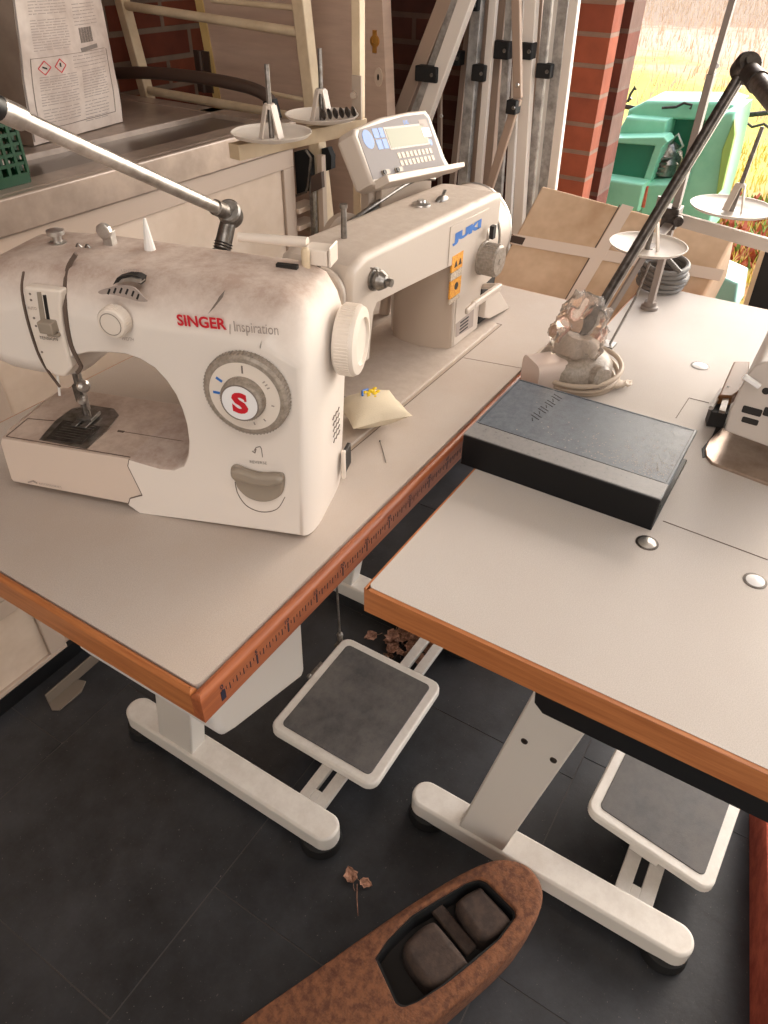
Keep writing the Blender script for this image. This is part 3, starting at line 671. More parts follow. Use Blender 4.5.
for k in range(50):
    a = 2 * PI * k / 50; d = x * math.cos(a) + yv * math.sin(a); m.bar(D0 + d * 2.22 + nf * 1.2, D0 + d * 2.14 + nf * 2.0, .07, .12, up=d)
kn = m.build('dial_knob', 'grey_ring', dial)
MB().lathe(D0, nf, [(1.93, 2.1), (1.93, 2.3), (1.85, 2.33), (.01, 2.33)], 40).build('knob_face', 'white_face', dial)
m = MB(); m.lathe(D0, nf, [(1.95, 2.27), (1.95, 2.36), (1.83, 2.36), (1.83, 2.27)], 40, cap=False); m.build('knob_rim_line', 'print', dial)
text('S', D0 + nf * 2.33 + S.d(0, .8, -1.15), S.d(0, -1, 0), S.d(0, 0, 1), 2.3, 'red', dial, 'letter_emblem', width=1.65, bold=.05, depth=.03)
for du, dz in ((-.62, .62), (.66, -.62)):
    MB().bar(D0 + nf * 2.36 + S.d(0, du, dz + .35), D0 + nf * 2.36 + S.d(0, du, dz - .35), .22, .04, up=nf).build('letter_serif', 'red', dial, smooth=0)
m = MB()
for ang, r0_, r1_ in ((88, 2.6, 3.4), ):
    a = math.radians(ang); d = S.d(0, -math.cos(a), math.sin(a)); m.bar(D0 + d * r0_ + nf * 1.18, D0 + d * r1_ + nf * 1.18, .16, .05, up=nf)
m.build('dial_mark', 'print', dial, smooth=0)
m = MB()
for ang in (147, 178):
    a = math.radians(ang); d = S.d(0, -math.cos(a), math.sin(a)); m.bar(D0 + d * 2.55 + nf * 1.18, D0 + d * 3.25 + nf * 1.18, .26, .05, up=nf)
m.build('dial_mark', 'blue', dial, smooth=0)
m = MB()
for ang in (35, 42, 28, 350, 285, 310):
    a = math.radians(ang); d = S.d(0, -math.cos(a), math.sin(a)); m.bar(D0 + d * 2.8 + nf * 1.18, D0 + d * 3.1 + nf * 1.18, .12, .05, up=nf)
m.build('dial_mark', 'print_light', dial, smooth=0)
# width knob + pictogram
dc = S.at(119, 318, 0, 0); K0 = S.w(-.2, dc.y, dc.z)
m = MB(); m.lathe(K0, nf, [(1.5, 0), (1.5, 1.1), (1.38, 1.3), (1.2, 1.34), (.01, 1.34)], 36)
for k in range(40):
    a = 2 * PI * k / 40; d = x * math.cos(a) + yv * math.sin(a); m.bar(K0 + d * 1.5 + nf * .1, K0 + d * 1.5 + nf * 1.1, .06, .1, up=d)
m.build('width_knob', 'singer2', SM)
m = MB(); m.lathe(K0, nf, [(1.12, 1.35), (1.12, 1.38), (1.04, 1.38), (1.04, 1.35)], 30, cap=False); m.build('knob_ring', 'grey_ring', SM)
stext('WIDTH', 122, 340, 134, 341, .34, 'print_light', SM, 'width_lettering', v=-.03)
fan = spline([(*q, 0) for q in ((99, 291), (112, 287), (124, 285), (134, 287), (142, 295), (148, 301), (138, 301), (124, 297), (110, 294), (101, 294))], 4, closed=True)
decal([(p.x, p.y) for p in fan], 'stitch_picture', 'print_light', SM, -.05, .05)
m = MB()
for q in ((110, 289), (116, 288), (122, 288), (128, 289), (134, 291), (139, 294)):
    a = sp(q[0], q[1], -.1); b = sp(q[0] - 2, q[1] + 5, -.1); m.bar(S.w(-.14, *a), S.w(-.14, *b), .16, .06, up=S.d(1, 0, 0))
m.build('stitch_picture_mark', 'dark', SM, smooth=0)
fan2 = [(114, 284), (118, 277), (128, 274), (138, 275), (143, 278), (142, 284), (136, 281), (126, 280), (118, 282)]
F2 = []
P = [sp(*q, 1.0) for q in fan2]; mb = MB(); mb.prism(P, S.w(.8, 0, 0), ux, uy, .9); mb.build('length_dial_window', 'dark', SM, smooth=0)
P = [sp(*q, .7) for q in ((117, 284), (122, 279), (131, 277), (141, 279), (141, 283), (131, 281), (123, 282))]; mb = MB(); mb.prism(P, S.w(.6, 0, 0), ux, uy, .9); mb.build('length_dial', 'chrome', SM, smooth=0)
stext('LENGTH', 122, 272.5, 139, 272, .3, 'print_light', SM, 'length_lettering', v=1.6)
# reverse lever
lv = spline([(*q, 0) for q in ((231, 468), (236, 465), (248, 470), (262, 473), (278, 473), (284, 476), (284, 488), (280, 496), (270, 501), (258, 501), (246, 496), (238, 488), (235, 481), (231, 476))], 4, closed=True)
P = [sp(p.x, p.y, -.3) for p in lv]; m = MB(); m.prism(P, S.w(.1, 0, 0), S.d(0, 1, 0), S.d(0, 0, 1), .5); m.v = [p - S.d(.55, 0, 0) for p in m.v]; m.build('reverse_lever', 'grey_plastic', SM, bevel=.2)
P = [sp(*q, -.9) for q in ((231, 469), (240, 469), (258, 475), (276, 475), (283, 478), (282, 483), (270, 486), (252, 484), (238, 479), (231, 475))]; m = MB(); m.prism(P, S.w(-.4, 0, 0), S.d(0, 1, 0), S.d(0, 0, 1), .9); m.v = [p - S.d(.9, 0, 0) for p in m.v]; m.build('lever_grip', 'grey_plastic', SM, bevel=.35, bseg=3)
sl = spline([(*q, 0) for q in ((235, 482), (238, 494), (247, 506), (262, 512), (277, 509), (285, 497))], 6); stripe([(p.x, p.y) for p in sl], .08, 'lever_recess_line', 'seam', SM, -.03, .05)
stext('REVERSE', 250, 463, 267, 464.5, .36, 'print', SM, 'reverse_lettering', v=-.03)
stripe([(254, 451), (256, 447.5), (260, 446.5), (261.5, 449), (262.5, 457)], .08, 'reverse_arrow', 'print', SM, -.03, .05); stripe([(252, 451), (255, 453), (256, 449)], .1, 'reverse_arrow', 'print', SM, -.03, .05)
# small print on the extension table
stext('ACCESSORIES', 39, 484.5, 62, 488.5, .32, 'print_light', SM, 'extension_lettering', v=-.03)
stripe([(28, 482.5), (33, 481), (37, 483.5)], .18, 'extension_emblem', 'print_light', SM, -.03, .05)
# handwheel on the right end
H0 = S.w(9.6, -1.0, 20.9); nr = S.d(0, -1, 0)
m = MB(); m.lathe(H0, nr, [(2.2, -.6), (2.2, .3)], 24); m.build('wheel_hub', 'dark', SM)
m = MB(); m.lathe(H0, nr, [(3.5, .3), (3.7, .6), (3.7, 2.1), (3.5, 2.5), (2.5, 2.7), (2.4, 2.4), (.01, 2.4)], 64)
for k in range(64):
    a = 2 * PI * k / 64; xx, yy_, nn = frame_of(nr); d = xx * math.cos(a) + yy_ * math.sin(a); m.bar(H0 + d * 3.71 + nn * .6, H0 + d * 3.71 + nn * 2.05, .14, .12, up=d)
m.build('handwheel', 'singer2', SM)
# right side: socket, rating label, rear line
m = MB(); m.box((11.5, -.9, 2.0), (14.0, -.4, 5.0), S); m.build('power_socket', 'dark', SM, bevel=.1)
m = MB(); m.box((10.9, -1.0, 1.5), (11.5, -.5, 5.6), S); m.build('socket_guard', 'singer2', SM, bevel=.15)
m = MB()
for k in range(5):
    for j in range(3):
        m.bar(S.w(7.3 + j * .9, -.86, 12.2 - k * .75), S.w(7.3 + j * .9 + .6, -.86, 12.5 - k * .75), .06, .12, up=S.d(0, -1, 0))
m.build('rating_label', 'print', SM, smooth=0)
# top: spool arm, bobbin winder, guides
m = MB(); a = S.at(235, 240, 29.3, 2); b = S.at(303, 244, 29.3, 2)
m.cyl(S.w(a.x + 1, a.y, 29.3), S.w(b.x, b.y - .5, 29.5), .45, .55, 14); m.build('spool_pin', 'singer2', SM)
m = MB(); P = [(11.8, 3.0), (11.8, -.1), (13.6, -.3), (13.6, 3.0)]
m.box((11.0, .4, 27.8), (13.4, 2.9, 29.4), S); m.box((10.8, .0, 27.8), (13.4, .25, 29.8), S); m.build('spool_holder', 'singer2', SM, bevel=.15)
q = S.at(306, 266, 28, 2); m = MB(); m.lathe(S.w(q.x, q.y, 27.6), (0, 0, 1), [(.45, 0), (.45, 1.9), (.3, 2.2), (.01, 2.25)], 14); m.build('bobbin_pin', 'cream', SM)
q = S.at(296, 270, 28, 2); m = MB(); m.box((q.x - .3, q.y - .2, 27.9), (q.x + .3, q.y + 2, 28.5), S); m.build('winder_stop', 'dark', SM)
q = S.at(58, 243, 28.6, 2); m = MB(); m.lathe(S.w(q.x, q.y, 28.2), (0, 0, 1), [(.9, 0), (.9, .5), (.5, .6), (.5, 1.2), (.9, 1.3), (.9, 1.7), (.3, 1.9)], 16); m.box((q.x - 1.5, q.y - 2.2, 28.1), (q.x + 1.2, q.y + 1.6, 28.5), S); m.build('thread_guide_screw', 'chrome', SM)
q = S.at(109, 236, 29.5, 2); m = MB(); m.box((q.x - .5, q.y - .5, 28), (q.x + .5, q.y + .5, 30), S); m.lathe(S.w(q.x - .4, q.y, 30.2), S.d(-1, 0, 0), [(.8, 0), (.8, .5), (.5, .6)], 10); m.bar(S.w(q.x + .2, q.y, 28.4), S.w(q.x - .6, q.y + 2.4, 28.3), .8, .4); m.build('thread_tension_guide', 'chrome', SM, bevel=.05)
q = S.at(150, 249, 28.6, 2); m = MB(); m.lathe(S.w(q.x, q.y, 28.2), (0, 0, 1), [(.65, 0), (.5, 1.0), (.16, 3.4), (.01, 3.5)], 10); m.build('guide_spike', 'white_plain', SM)
q = S.at(84, 250, 28.4, 2); m = MB(); m.tube(spline([S.w(q.x, q.y + 1, 28.3), S.w(q.x, q.y + .5, 29), S.w(q.x, q.y, 28.4), S.w(q.x, q.y - .5, 29), S.w(q.x, q.y - 1, 28.3)], 5), .1, 6); m.build('thread_hook', 'steel', SM)

# ================================================================== INDUSTRIAL LOCKSTITCH MACHINE
JK = thing('industrial_sewing_machine', 'beige industrial sewing machine with blue lettering, sunk in the left table', 'sewing machine', (72, 18, 0))
yf, yb = 12.5, 24.5
MB().prism(rrect(62, 19, 51, 17.4, .8), (0, 0, .0), (1, 0, 0), (0, 1, 0), .35, r=.15).build('machine_bed', 'juki', JK)
# arm: outline in (x, z), rounded over the top
arm = [(44.2, 9.0), (44.0, 21.0), (45.0, 22.6), (48, 23.4), (60, 23.0), (75, 22.6), (86, 22.2), (88.5, 21.6), (88.0, 8), (83.4, 7.4), (83.4, .35), (73.9, .35), (73.0, 14.2), (71, 14.9), (66, 15.3), (56, 16.0), (50.4, 16.3), (49.6, 15.4), (49, 12), (48.6, 9.0)]
fac = [(1.0 if z > 20 else .12) for _, z in arm]
m = MB(); m.prism(arm, (0, yb, 0), (1, 0, 0), (0, 0, 1), yb - yf, r=1.0, r0=2.8, seg=6, fac=fac)
m.build('arm_and_column', 'juki', JK, smooth=40)
m = MB(); m.prism([(yf + .2, .35), (yb - 1.5, .35), (yb - .5, 12), (yf + .2, 13)], (73.4, 0, 0), (0, 1, 0), (0, 0, 1), 1.0); 
m = MB(); m.prism([(74.2, yf + .12), (73.2, yf + .4), (72.2, yf + 2.4), (71.5, 17.5), (71.7, 21), (72.6, 23.2), (75, 24.2), (80, 24.2), (80, yf + 1)], (0, 0, .35), (1, 0, 0), (0, 1, 0), 15.5); m.build('column_end', 'juki_dark', JK, smooth=50)
# raised front panel edge
m = MB(); m.prism([(70.2, 15.2), (74.0, 14.6), (74.3, .5), (83.2, .5), (83.2, 20.6), (70.2, 21.0)], (0, yf, 0), (1, 0, 0), (0, 0, 1), .12); m.build('front_plate', 'juki', JK, bevel=.1)
# face plate at the left end with its knobs
m = MB(); fp = rrect(18.5, 15.6, 11.4, 13.6, 3.0); m.prism(fp, (43.9, 0, 0), (0, 1, 0), (0, 0, 1), .8); m.v = [p - Vector((.8, 0, 0)) for p in m.v]; m.build('face_plate', 'juki', JK, bevel=.25)
m = MB(); m.lathe((43.0, 17.5, 19.0), (-1, 0, 0), [(1.1, 0), (1.1, .5), (.5, .6), (.5, 1.6), (.9, 1.7), (.9, 2.2)], 16); m.lathe((43.1, 14.2, 17.0), (-1, 0, 0), [(.6, 0), (.6, .6)], 12); m.bar((43.0, 16.2, 19.5), (42.6, 16.2, 23.4), .8, .3, up=(1, 0, 0)); m.build('pressure_screw', 'steel', JK)
m = MB(); m.lathe((49.6, yf + .1, 19.8), (0, -1, 0), [(1.5, 0), (1.5, .4), (1.1, .5), (1.1, 1.0), (1.3, 1.1), (.8, 2.0), (.5, 2.1), (.5, 2.8)], 20); m.tube([(48.4, yf - .3, 21.6), (48.0, yf - 1.4, 21.8), (48.6, yf - 1.2, 20.8)], .12, 6); m.build('tension_assembly', 'steel', JK)
m = MB(); m.cyl((51.6, 18.4, 22.8), (51.6, 18.4, 27.2), .42, .36, 12); m.lathe((51.6, 18.4, 27.0), (0, 0, 1), [(.5, 0), (.5, .5)], 10); m.build('thread_post', 'steel', JK)
p = at(436, 209, 22.6); m = MB(); m.lathe((p.x, 18.3, 22.3), (0, 0, 1), [(1.5, 0), (1.4, .7), (.7, .9), (.6, 1.2)], 16); m.build('oil_cap', 'chrome', JK)
m = MB(); m.sphere((p.x + 4.5, 17.2, 22.6), 1.6, 14, 8, (1, .5, .45)); m.bar((p.x + 4.5, 17.2, 22.9), (p.x + 8, 18.6, 23.0), .5, .3); m.build('oil_gauge', 'steel', JK)
# handwheel cover / motor at right end
m = MB(); m.lathe((86.6, 18.8, 14.4), (1, 0, 0), [(6.9, -3), (6.9, .5), (6.5, .6), (6.5, 1.2), (7.0, 1.3), (7.1, 5.0), (6.9, 6.0), (6.2, 6.5), (4, 6.7), (.01, 6.7)], 48); mo = m.build('motor_cover', 'juki', JK)
m = MB(); m.lathe((86.6, 18.8, 14.4), (1, 0, 0), [(6.8, .6), (6.8, 1.25)], 48, cap=False); m.build('dark_gap', 'dark', JK)
m = MB(); m.lathe((86.6, 18.8, 14.4), (1, 0, 0), [(7.12, 4.8), (7.2, 5.0), (7.2, 5.3), (7.0, 5.6)], 48, cap=False); m.build('chrome_ring', 'chrome', mo)
p = at(493, 232, 11.2, 1); m = MB(); m.box((p.x - .5, 10.9, p.z - 1.0), (p.x + .5, 11.6, p.z + 1.0)); m.build('cover_slot', 'dark', mo)
kx, kz = 82.4, 13.0
m = MB(); m.lathe((kx, yf, kz), (0, -1, 0), [(2.7, 0), (2.7, .5), (2.5, .6), (2.5, 3.0), (2.2, 3.3), (.01, 3.3)], 32); m.lathe((kx, yf - 3.2, kz), (0, -1, 0), [(.5, 0), (.5, .2)], 12)
for k in range(36):
    a = 2 * PI * k / 36; m.bar((kx + 2.5 * math.cos(a), yf - .7, kz + 2.5 * math.sin(a)), (kx + 2.5 * math.cos(a), yf - 3.0, kz + 2.5 * math.sin(a)), .15, .15)
m.build('stitch_length_dial', 'grey_ring', JK)
# reverse lever and the leg-shaped lower cover
m = MB(); a = at(473, 305, 9.5, 1); b = at(500, 286, 9.5, 1); m.bar((a.x, 9.5, a.z), (b.x, 9.5, b.z), .9, 1.1); m.bar((a.x + .4, 9.4, a.z), (a.x - 2.6, 9.4, a.z - .2), .6, 1.0); m.bar((b.x, 9.5, b.z), (b.x, 13, b.z - .8), .9, .9); m.build('reverse_lever', 'juki', JK, bevel=.25)
q = [at(*k, 11.5, 1) for k in ((486, 300), (498, 288), (503, 296), (508, 320), (506, 323), (490, 319), (484, 318))]
m = MB(); m.prism([(p.x, max(p.z, .1)) for p in q], (0, 17, 0), (1, 0, 0), (0, 0, 1), 5.5, r=.3); m.build('lower_cover', 'juki', JK)
m = MB(); m.box((84.6, 12.8, .35), (90, 20, 8.5)); m.build('drive_housing', 'dark', JK, bevel=.3)
m = MB(); m.cyl((47, 17.5, 4), (47, 17.5, 9.5), .4, seg=10); m.cyl((46.3, 18.5, 1.5), (46.3, 18.5, 9.5), .25, seg=8); m.box((45, 16.4, 1.2), (49, 18.4, 1.6)); m.build('presser_assembly', 'steel', JK)
m = MB(); m.tube(spline([(62, 25.4, 10), (58, 25.8, 7), (54, 25.6, 5), (50, 25.4, 5)], 6), .5, 8); m.tube(spline([(64, 26.4, 12), (60, 26.8, 9), (55, 26.6, 7)], 6), .3, 8); m.build('rear_cable', 'black_metal', JK)
text('JUKI', (71.0, yf - .12, 17.9), (1, 0, 0), (0, 0, 1), 1.75, 'blue', JK, 'brand_lettering', width=9.6, bold=.08, depth=.05, shear=0)
for z1, z0, m_ in ((16.3, 13.8, 'label_y'), (13.7, 12.5, 'label_w'), (12.4, 9.6, 'label_y'), (9.5, 8.7, 'label_w')):
    MB().box((71.4, yf - .17, z0), (75.0, yf + .1, z1)).build('warning_label', m_, JK, smooth=0)
m = MB()
for cx in (72.7, 74.1): m.prism([(cx - .5, 14.4), (cx + .5, 14.4), (cx, 15.4)], (0, yf - .17, 0), (1, 0, 0), (0, 0, 1), .04)
m.prism(circle(73.4, 11.2, .6, 12), (0, yf - .17, 0), (1, 0, 0), (0, 0, 1), .04); m.build('warning_sign', 'dark', JK, smooth=0)
a = [at(*k, yf, 1) for k in ((455, 324), (473, 309), (472, 326), (455, 337))]
m = MB(); m.prism([(p.x, p.z) for p in a], (0, yf - .1, 0), (1, 0, 0), (0, 0, 1), .08); m.build('rating_plate', 'print_light', JK, smooth=0)
m = MB(); ctr = sum(a, Vector()) / 4
for k in range(4): m.bar((ctr.x - 1.8, yf - .2, ctr.z + .9 - k * .6), (ctr.x + 1.2, yf - .2, ctr.z + .9 - k * .6), .25, .05, up=(0, 1, 0))
m.build('plate_print', 'dark', JK, smooth=0)

# control panel on a bracket above the machine
CP = thing('control_panel', 'grey sewing control panel with display, on a bracket behind the beige machine', 'control panel', (78, 27, 20))
tl = at(341, 150, 28, 1); tr = at(434, 110, 28, 1)
X0, X1 = 66.6, 91.6
top = Vector((0, 28.6, 31.6)); bot = Vector((0, 23.6, 23.0)); upv = (top - bot).normalized(); H = (top - bot).length
rt = Vector((1, 0, -.105)).normalized(); upv = (upv - rt * upv.dot(rt)).normalized(); nn = rt.cross(upv)      # faces the sitter and up
O = Vector((X0, bot.y, bot.z + 2.4)); W = X1 - X0
def cpp(x, y_, n_=0): return O + rt * x + upv * y_ + nn * n_
outl = [(.3, .6), (1.6, 0), (W - .6, 0), (W + .4, .4), (W - .6, 2.4), (W - 1.0, H - .8), (W - 1.8, H + .2), (W * .7, H + .1), (W * .35, H - .4), (.9, H - 1.6), (.1, H - 2.4)]
m = MB(); m.prism(outl, O - nn * 3.6, rt, upv, 3.6, r=.5, r0=1.0); cpb = m.build('housing', 'juki', CP)
m = MB(); m.prism([(0.8, 1.1), (W - 1.8, 1.1), (W - 2.2, 2.6), (W - 2.2, H - 1.2), (W - 3, H - .5), (W * .6, H - .6), (2, H - 1.9), (1.0, H - 2.8)], O + nn * .0, rt, upv, .06); m.build('membrane_face', 'panel', CP, smooth=0)
m = MB(); m.prism([(1.2, -.2), (W + .8, -.2), (W + 1.2, .6), (1.2, .9)], O - nn * .4, rt, upv, 2.6, r=.2); m.build('lower_lip', 'juki', CP)
def cbox(x0, y0, x1, y1, h, name, m_, bev=0): 
    m = MB(); m.prism([(x0, y0), (x1, y0), (x1, y1), (x0, y1)], O, rt, upv, h); return m.build(name, m_, CP, bevel=bev, smooth=0)
cbox(8.2, 4.7, 20.6, 8.0, .10, 'display_bezel', 'grey_ring'); cbox(8.6, 5.0, 20.2, 7.7, .13, 'display', 'lcd')
cbox(5.0, 5.0, 6.5, 6.4, .1, 'blue_key', 'blue_key_m' if False else 'blue'); cbox(6.7, 5.0, 8.0, 6.4, .1, 'blue_key', 'blue'); cbox(5.0, 6.6, 6.5, 8.0, .1, 'blue_key', 'blue'); cbox(6.7, 6.6, 8.0, 8.0, .1, 'blue_key', 'blue')
m = MB(); m.prism(circle(3.2, 6.6, 1.35, 24), O, rt, upv, .1); m.build('round_blue_key', 'blue', CP, smooth=0)
m = MB(); m.prism(circle(W - 4, 5.0, .5, 16), O, rt, upv, .1); m.build('round_blue_key', 'blue', CP, smooth=0)
cbox(W - 5.7, 7.4, W - 3.0, 8.6, .1, 'key_caption', 'print_light'); cbox(W - 5.6, 5.9, W - 3.1, 7.3, .16, 'white_key', 'white_face')
m = MB()
for i in range(9):
    for j in range(2): x0 = 9.6 + i * 1.25; y0 = 2.2 + j * 1.15; m.prism([(x0, y0), (x0 + .8, y0), (x0 + .8, y0 + .8), (x0, y0 + .8)], O, rt, upv, .12)
m.build('small_keys', 'label_w', CP, smooth=0)
m = MB()
for x0 in (4.6, 8.4): m.prism(rrect(x0, 1.75, 2.2, .7, .3), O, rt, upv, .25)
m.build('slide_switches', 'grey_plastic', CP); m = MB()
for x0 in (4.1, 7.9): m.prism(rrect(x0, 1.75, .8, .6, .2), O, rt, upv, .4)
m.build('switch_knobs', 'dark', CP)
text('JUKI', cpp(W - 10.5, H - 2.0, .06), rt, upv, .8, 'blue', CP, 'panel_lettering', bold=.03)
m = MB(); m.box((72, 25.5, 17), (88, 27.2, 25)); m.box((70, 26.5, 20), (73, 28, 25.5)); m.build('mount_bracket', 'juki_dark', CP, bevel=.2)
m = MB(); m.cyl((80, 29.5, .2), (80, 27, 19), 1.0, seg=16); m.build('support_post', 'juki_dark', CP)
m = MB(); m.tube(spline([(86, 26.2, 22.6), (82, 26, 22.2), (76, 26, 21.6), (66, 26.5, 20), (56, 26.8, 18)], 8), .45, 10); m.tube(spline([(89, 25.6, 21.8), (82, 25.6, 23.0), (72, 25.8, 22.0), (60, 26.4, 20)], 8), .35, 10); m.build('signal_cable', 'steel', CP)
m = MB(); m.lathe((66, 28, 17.0), (-.3, -1, .1), [(4.2, -1), (4.2, .3), (3.4, .6), (3.3, .2), (1.4, .2), (1.2, 1.2)], 30); m.build('knee_motor_cover', 'juki_dark', CP)

# ================================================================== PINCUSHION, PIN, BINDER
p = at(372, 424)
def pin_fn(d): return 1.0
m = MB(); R_ = 5.0; n = 20; vs = []; 
rot = Matrix.Rotation(math.radians(-34), 3, 'Z')
for side in (1, -1):
    for i in range(n + 1):
        for j in range(n + 1):
            u = i / n * 2 - 1; v = j / n * 2 - 1
            h = (max(0, 1 - u * u) ** .55) * (max(0, 1 - v * v) ** .55) * 2.1
            k = 1 - .12 * (1 - abs(u)) * abs(v) ** 2 - .12 * (1 - abs(v)) * abs(u) ** 2
            w = .12 * noise.noise(Vector((u * 3, v * 3, side)))
            q = rot @ Vector((u * 4.4 * k, v * 3.9 * k, 0)); vs.append((p.x + q.x, p.y + q.y, 2.5 + side * h * (.95) + w * 0.5))
N1 = (n + 1) ** 2
fs = []
for s_ in (0, 1):
    for i in range(n):
        for j in range(n):
            a = s_ * N1 + i * (n + 1) + j; f = [a, a + n + 1, a + n + 2, a + 1]; fs.append(f if s_ == 0 else f[::-1])
m.add(vs, fs); pcu = m.build('pincushion', 'cloth', origin=(p.x, p.y, 0), smooth=80)
tag(pcu, 'small cream cloth pincushion with a yellow flower, beside the handwheel', 'pincushion')
m = MB()
for k in range(9):
    a = k * 2.4; d = .35 + .14 * k; m.sphere((p.x + .8 + d * math.cos(a), p.y + .6 + d * .8 * math.sin(a), 4.5 - .10 * d), .36, 8, 6, (1.3, .8, .35))
m.build('embroidered_flower', 'yellow', pcu)
m = MB(); m.tube([(p.x - .6, p.y + 1.2, 4.5), (p.x + .6, p.y + 2.0, 4.4), (p.x + 1.7, p.y + 1.8, 4.2)], .16, 6); m.build('embroidered_leaf', 'blue', pcu)
a = at(380, 441, .1); b = at(386, 462, .1); m = MB(); m.cyl(a, b, .06, seg=6); m.sphere(a, .14, 8, 6)
tag(m.build('sewing_pin', 'steel', origin=a), 'loose steel pin lying on the left table near the ruler edge', 'pin')

BK = thing('binder', 'black and slate grey leatherette binder lying on the right table', 'binder', (53, -17, 0))
th = 4.6
c0 = at(463, 457, .0); c1 = at(657, 524, 0); c2 = at(697, 449, 0.4)
f0 = at(463, 434, th); f1 = at(661, 500, th); f2 = at(700, 428, th); f3 = at(517, 378, th)
bx0, bx1 = f0.x, f3.x
ang = math.degrees(math.atan2(-(f1 - f0).x, (f1 - f0).y)) 
F0 = Vector((f0.x, f0.y, 0))
BF = Frame((f0.x, f0.y, 0), math.degrees(math.atan2((f1 - f0).y, (f1 - f0).x)) + 90)   # local -y runs along the spine, x away from it
Lb = (Vector((f1.x, f1.y)) - Vector((f0.x, f0.y))).length; Wb = (Vector((f3.x, f3.y)) - Vector((f0.x, f0.y))).length
m = MB(); m.box((0, -Lb, .0), (Wb - .6, 0, .35), BF); m.build('back_cover', 'leather_black', BK, bevel=.12)
m = MB(); m.box((0, -Lb, .0), (.45, 0, th), BF); m.build('spine', 'leather_black', BK, bevel=.2)
m = MB(); m.box((3.4, -Lb, th - .35), (Wb, 0, th), BF); m.build('front_cover', 'leather', BK, bevel=.12)
m = MB(); m.box((0.05, -Lb, th - .3), (3.5, 0, th + .03), BF); m.build('spine_strip', 'leather_strip', BK, bevel=.12)
m = MB(); m.box((.5, -Lb + 1.2, .36), (Wb - 1.4, -.6, th - .5), BF); m.build('zip_pocket_block', 'leather_black', BK, bevel=.3)
m = MB(); 
for a, b in (((3.5, -.4), (3.5, -Lb + .4)), ((3.9, -.4), (Wb - .4, -.4)), ((Wb - .4, -.4), (Wb - .4, -Lb + .4)), ((3.9, -Lb + .4), (Wb - .4, -Lb + .4))):
    m.bar(BF.w(a[0], a[1], th + .02), BF.w(b[0], b[1], th + .02), .06, .05)
m.build('stitching', 'leather_black', BK, smooth=0)
# embossed row of slanted strokes on the cover
m = MB()
q0 = at(533, 419, th + .05); q1 = at(558, 396, th + .05)
for k in range(12):
    c = q0.lerp(q1, k / 11); d = Vector((.45, .55 if k % 3 else -.2, 0)); m.bar(c - d * .8 + Vector((0, -.25, -.05)), c + d * .6 + Vector((0, .35, -.05)), .14, .06)
m.build('embossed_marking', 'leather_black', BK, smooth=0)

m = MB(); rr = random.Random(9)
for _ in range(420):
    u = min(1, abs(rr.gauss(0, .28))); w_ = min(1, abs(rr.gauss(.2, .3))); a = BF.w(3.8 + (Wb - 4.6) * w_, -Lb + .6 + (Lb - 1.5) * u, th + .01); r_ = rr.uniform(.03, .12)
    m.add([a + Vector((r_, 0, .02)), a + Vector((0, r_, .02)), a + Vector((-r_, 0, .02)), a + Vector((0, -r_, .02))], [[0, 1, 2, 3]])
fk = m.build('dust_flecks', 'print_light', BK, smooth=0); fk['kind'] = 'stuff'
# ================================================================== RIGHT WORK LAMP (wrapped base)
b0 = at(572, 378)
LR = thing('work_lamp', 'chrome double-rod work lamp with plastic-wrapped base behind the binder', 'lamp', (b0.x, b0.y, 0))
m = MB(); m.lathe((b0.x, b0.y, 0), (0, 0, 1), [(5.6, 0), (5.8, .6), (5.6, 3.2), (4.8, 4.2), (3.0, 4.9), (2.6, 6.2), (1.8, 7.2)], 28); m.build('base', 'grey_ring', LR)
dv = Vector((-.78, -.5, 0)).normalized()
m = MB(); 
q = Vector((b0.x - 4.2, b0.y + 2.6, 0)); FR = Frame(q, -40); m.prism(rrect(0, 2.3, 5.4, 4.6, 1.2), FR.w(-3.2, 0, 0), FR.d(0, 1, 0), (0, 0, 1), 5.5, r=.7); m.build('clamp_block', 'pinkish', LR)
m = MB(); m.lathe((b0.x - 2.5, b0.y - 4.2, 2.6), (-.4, -1, .15), [(1.9, 0), (1.9, 1.2), (1.5, 1.6), (.6, 1.7)], 20); m.build('clamp_knob', 'grey_ring', LR)
e1 = Vector((81, -10.0, 9.2))
s1 = at(574, 352, b0.x + 1.0, 0); el = at(746, 68, 88, 0)
m = MB(); m.cyl((b0.x, b0.y, 6), s1 + Vector((0, 0, .5)), 2.2, 1.6, 18); m.sphere(s1, 2.0, 16, 10); m.build('lower_joint', 'dark_steel', LR)
dr = (el - s1).normalized(); sd = dr.cross(Vector((.3, 1, .2))).normalized()
m = MB(); m.cyl(s1 + sd * .6, el + sd * .6, .62, seg=16); m.build('arm_rod', 'dark_steel', LR)
m = MB(); m.cyl(s1 - sd * .55, el - sd * .55, .5, seg=16); m.build('arm_rod', 'chrome', LR)
m = MB(); ax = RM.transposed() @ Vector((0, 0, 1))
m.lathe(el - ax * 1.2, ax, [(1.4, 0), (1.7, .4), (1.7, 2.0), (1.4, 2.4)], 24); m.lathe(el - ax * 1.7, ax, [(.8, 0), (.8, .6)], 12); m.build('elbow_joint', 'dark_steel', LR)
e2 = at(790, 120, 74, 0); m = MB(); m.cyl(el + (e2 - el).normalized() * 1.5, el + (e2 - el).normalized() * 5, 1.15, 1.3, 18); m.build('elbow_collar', 'dark_steel', LR)
m = MB(); m.cyl(el + (e2 - el).normalized() * 5, e2 + (e2 - el) * .5, 1.15, seg=18); m.build('upper_arm', 'steel', LR)
m = MB()
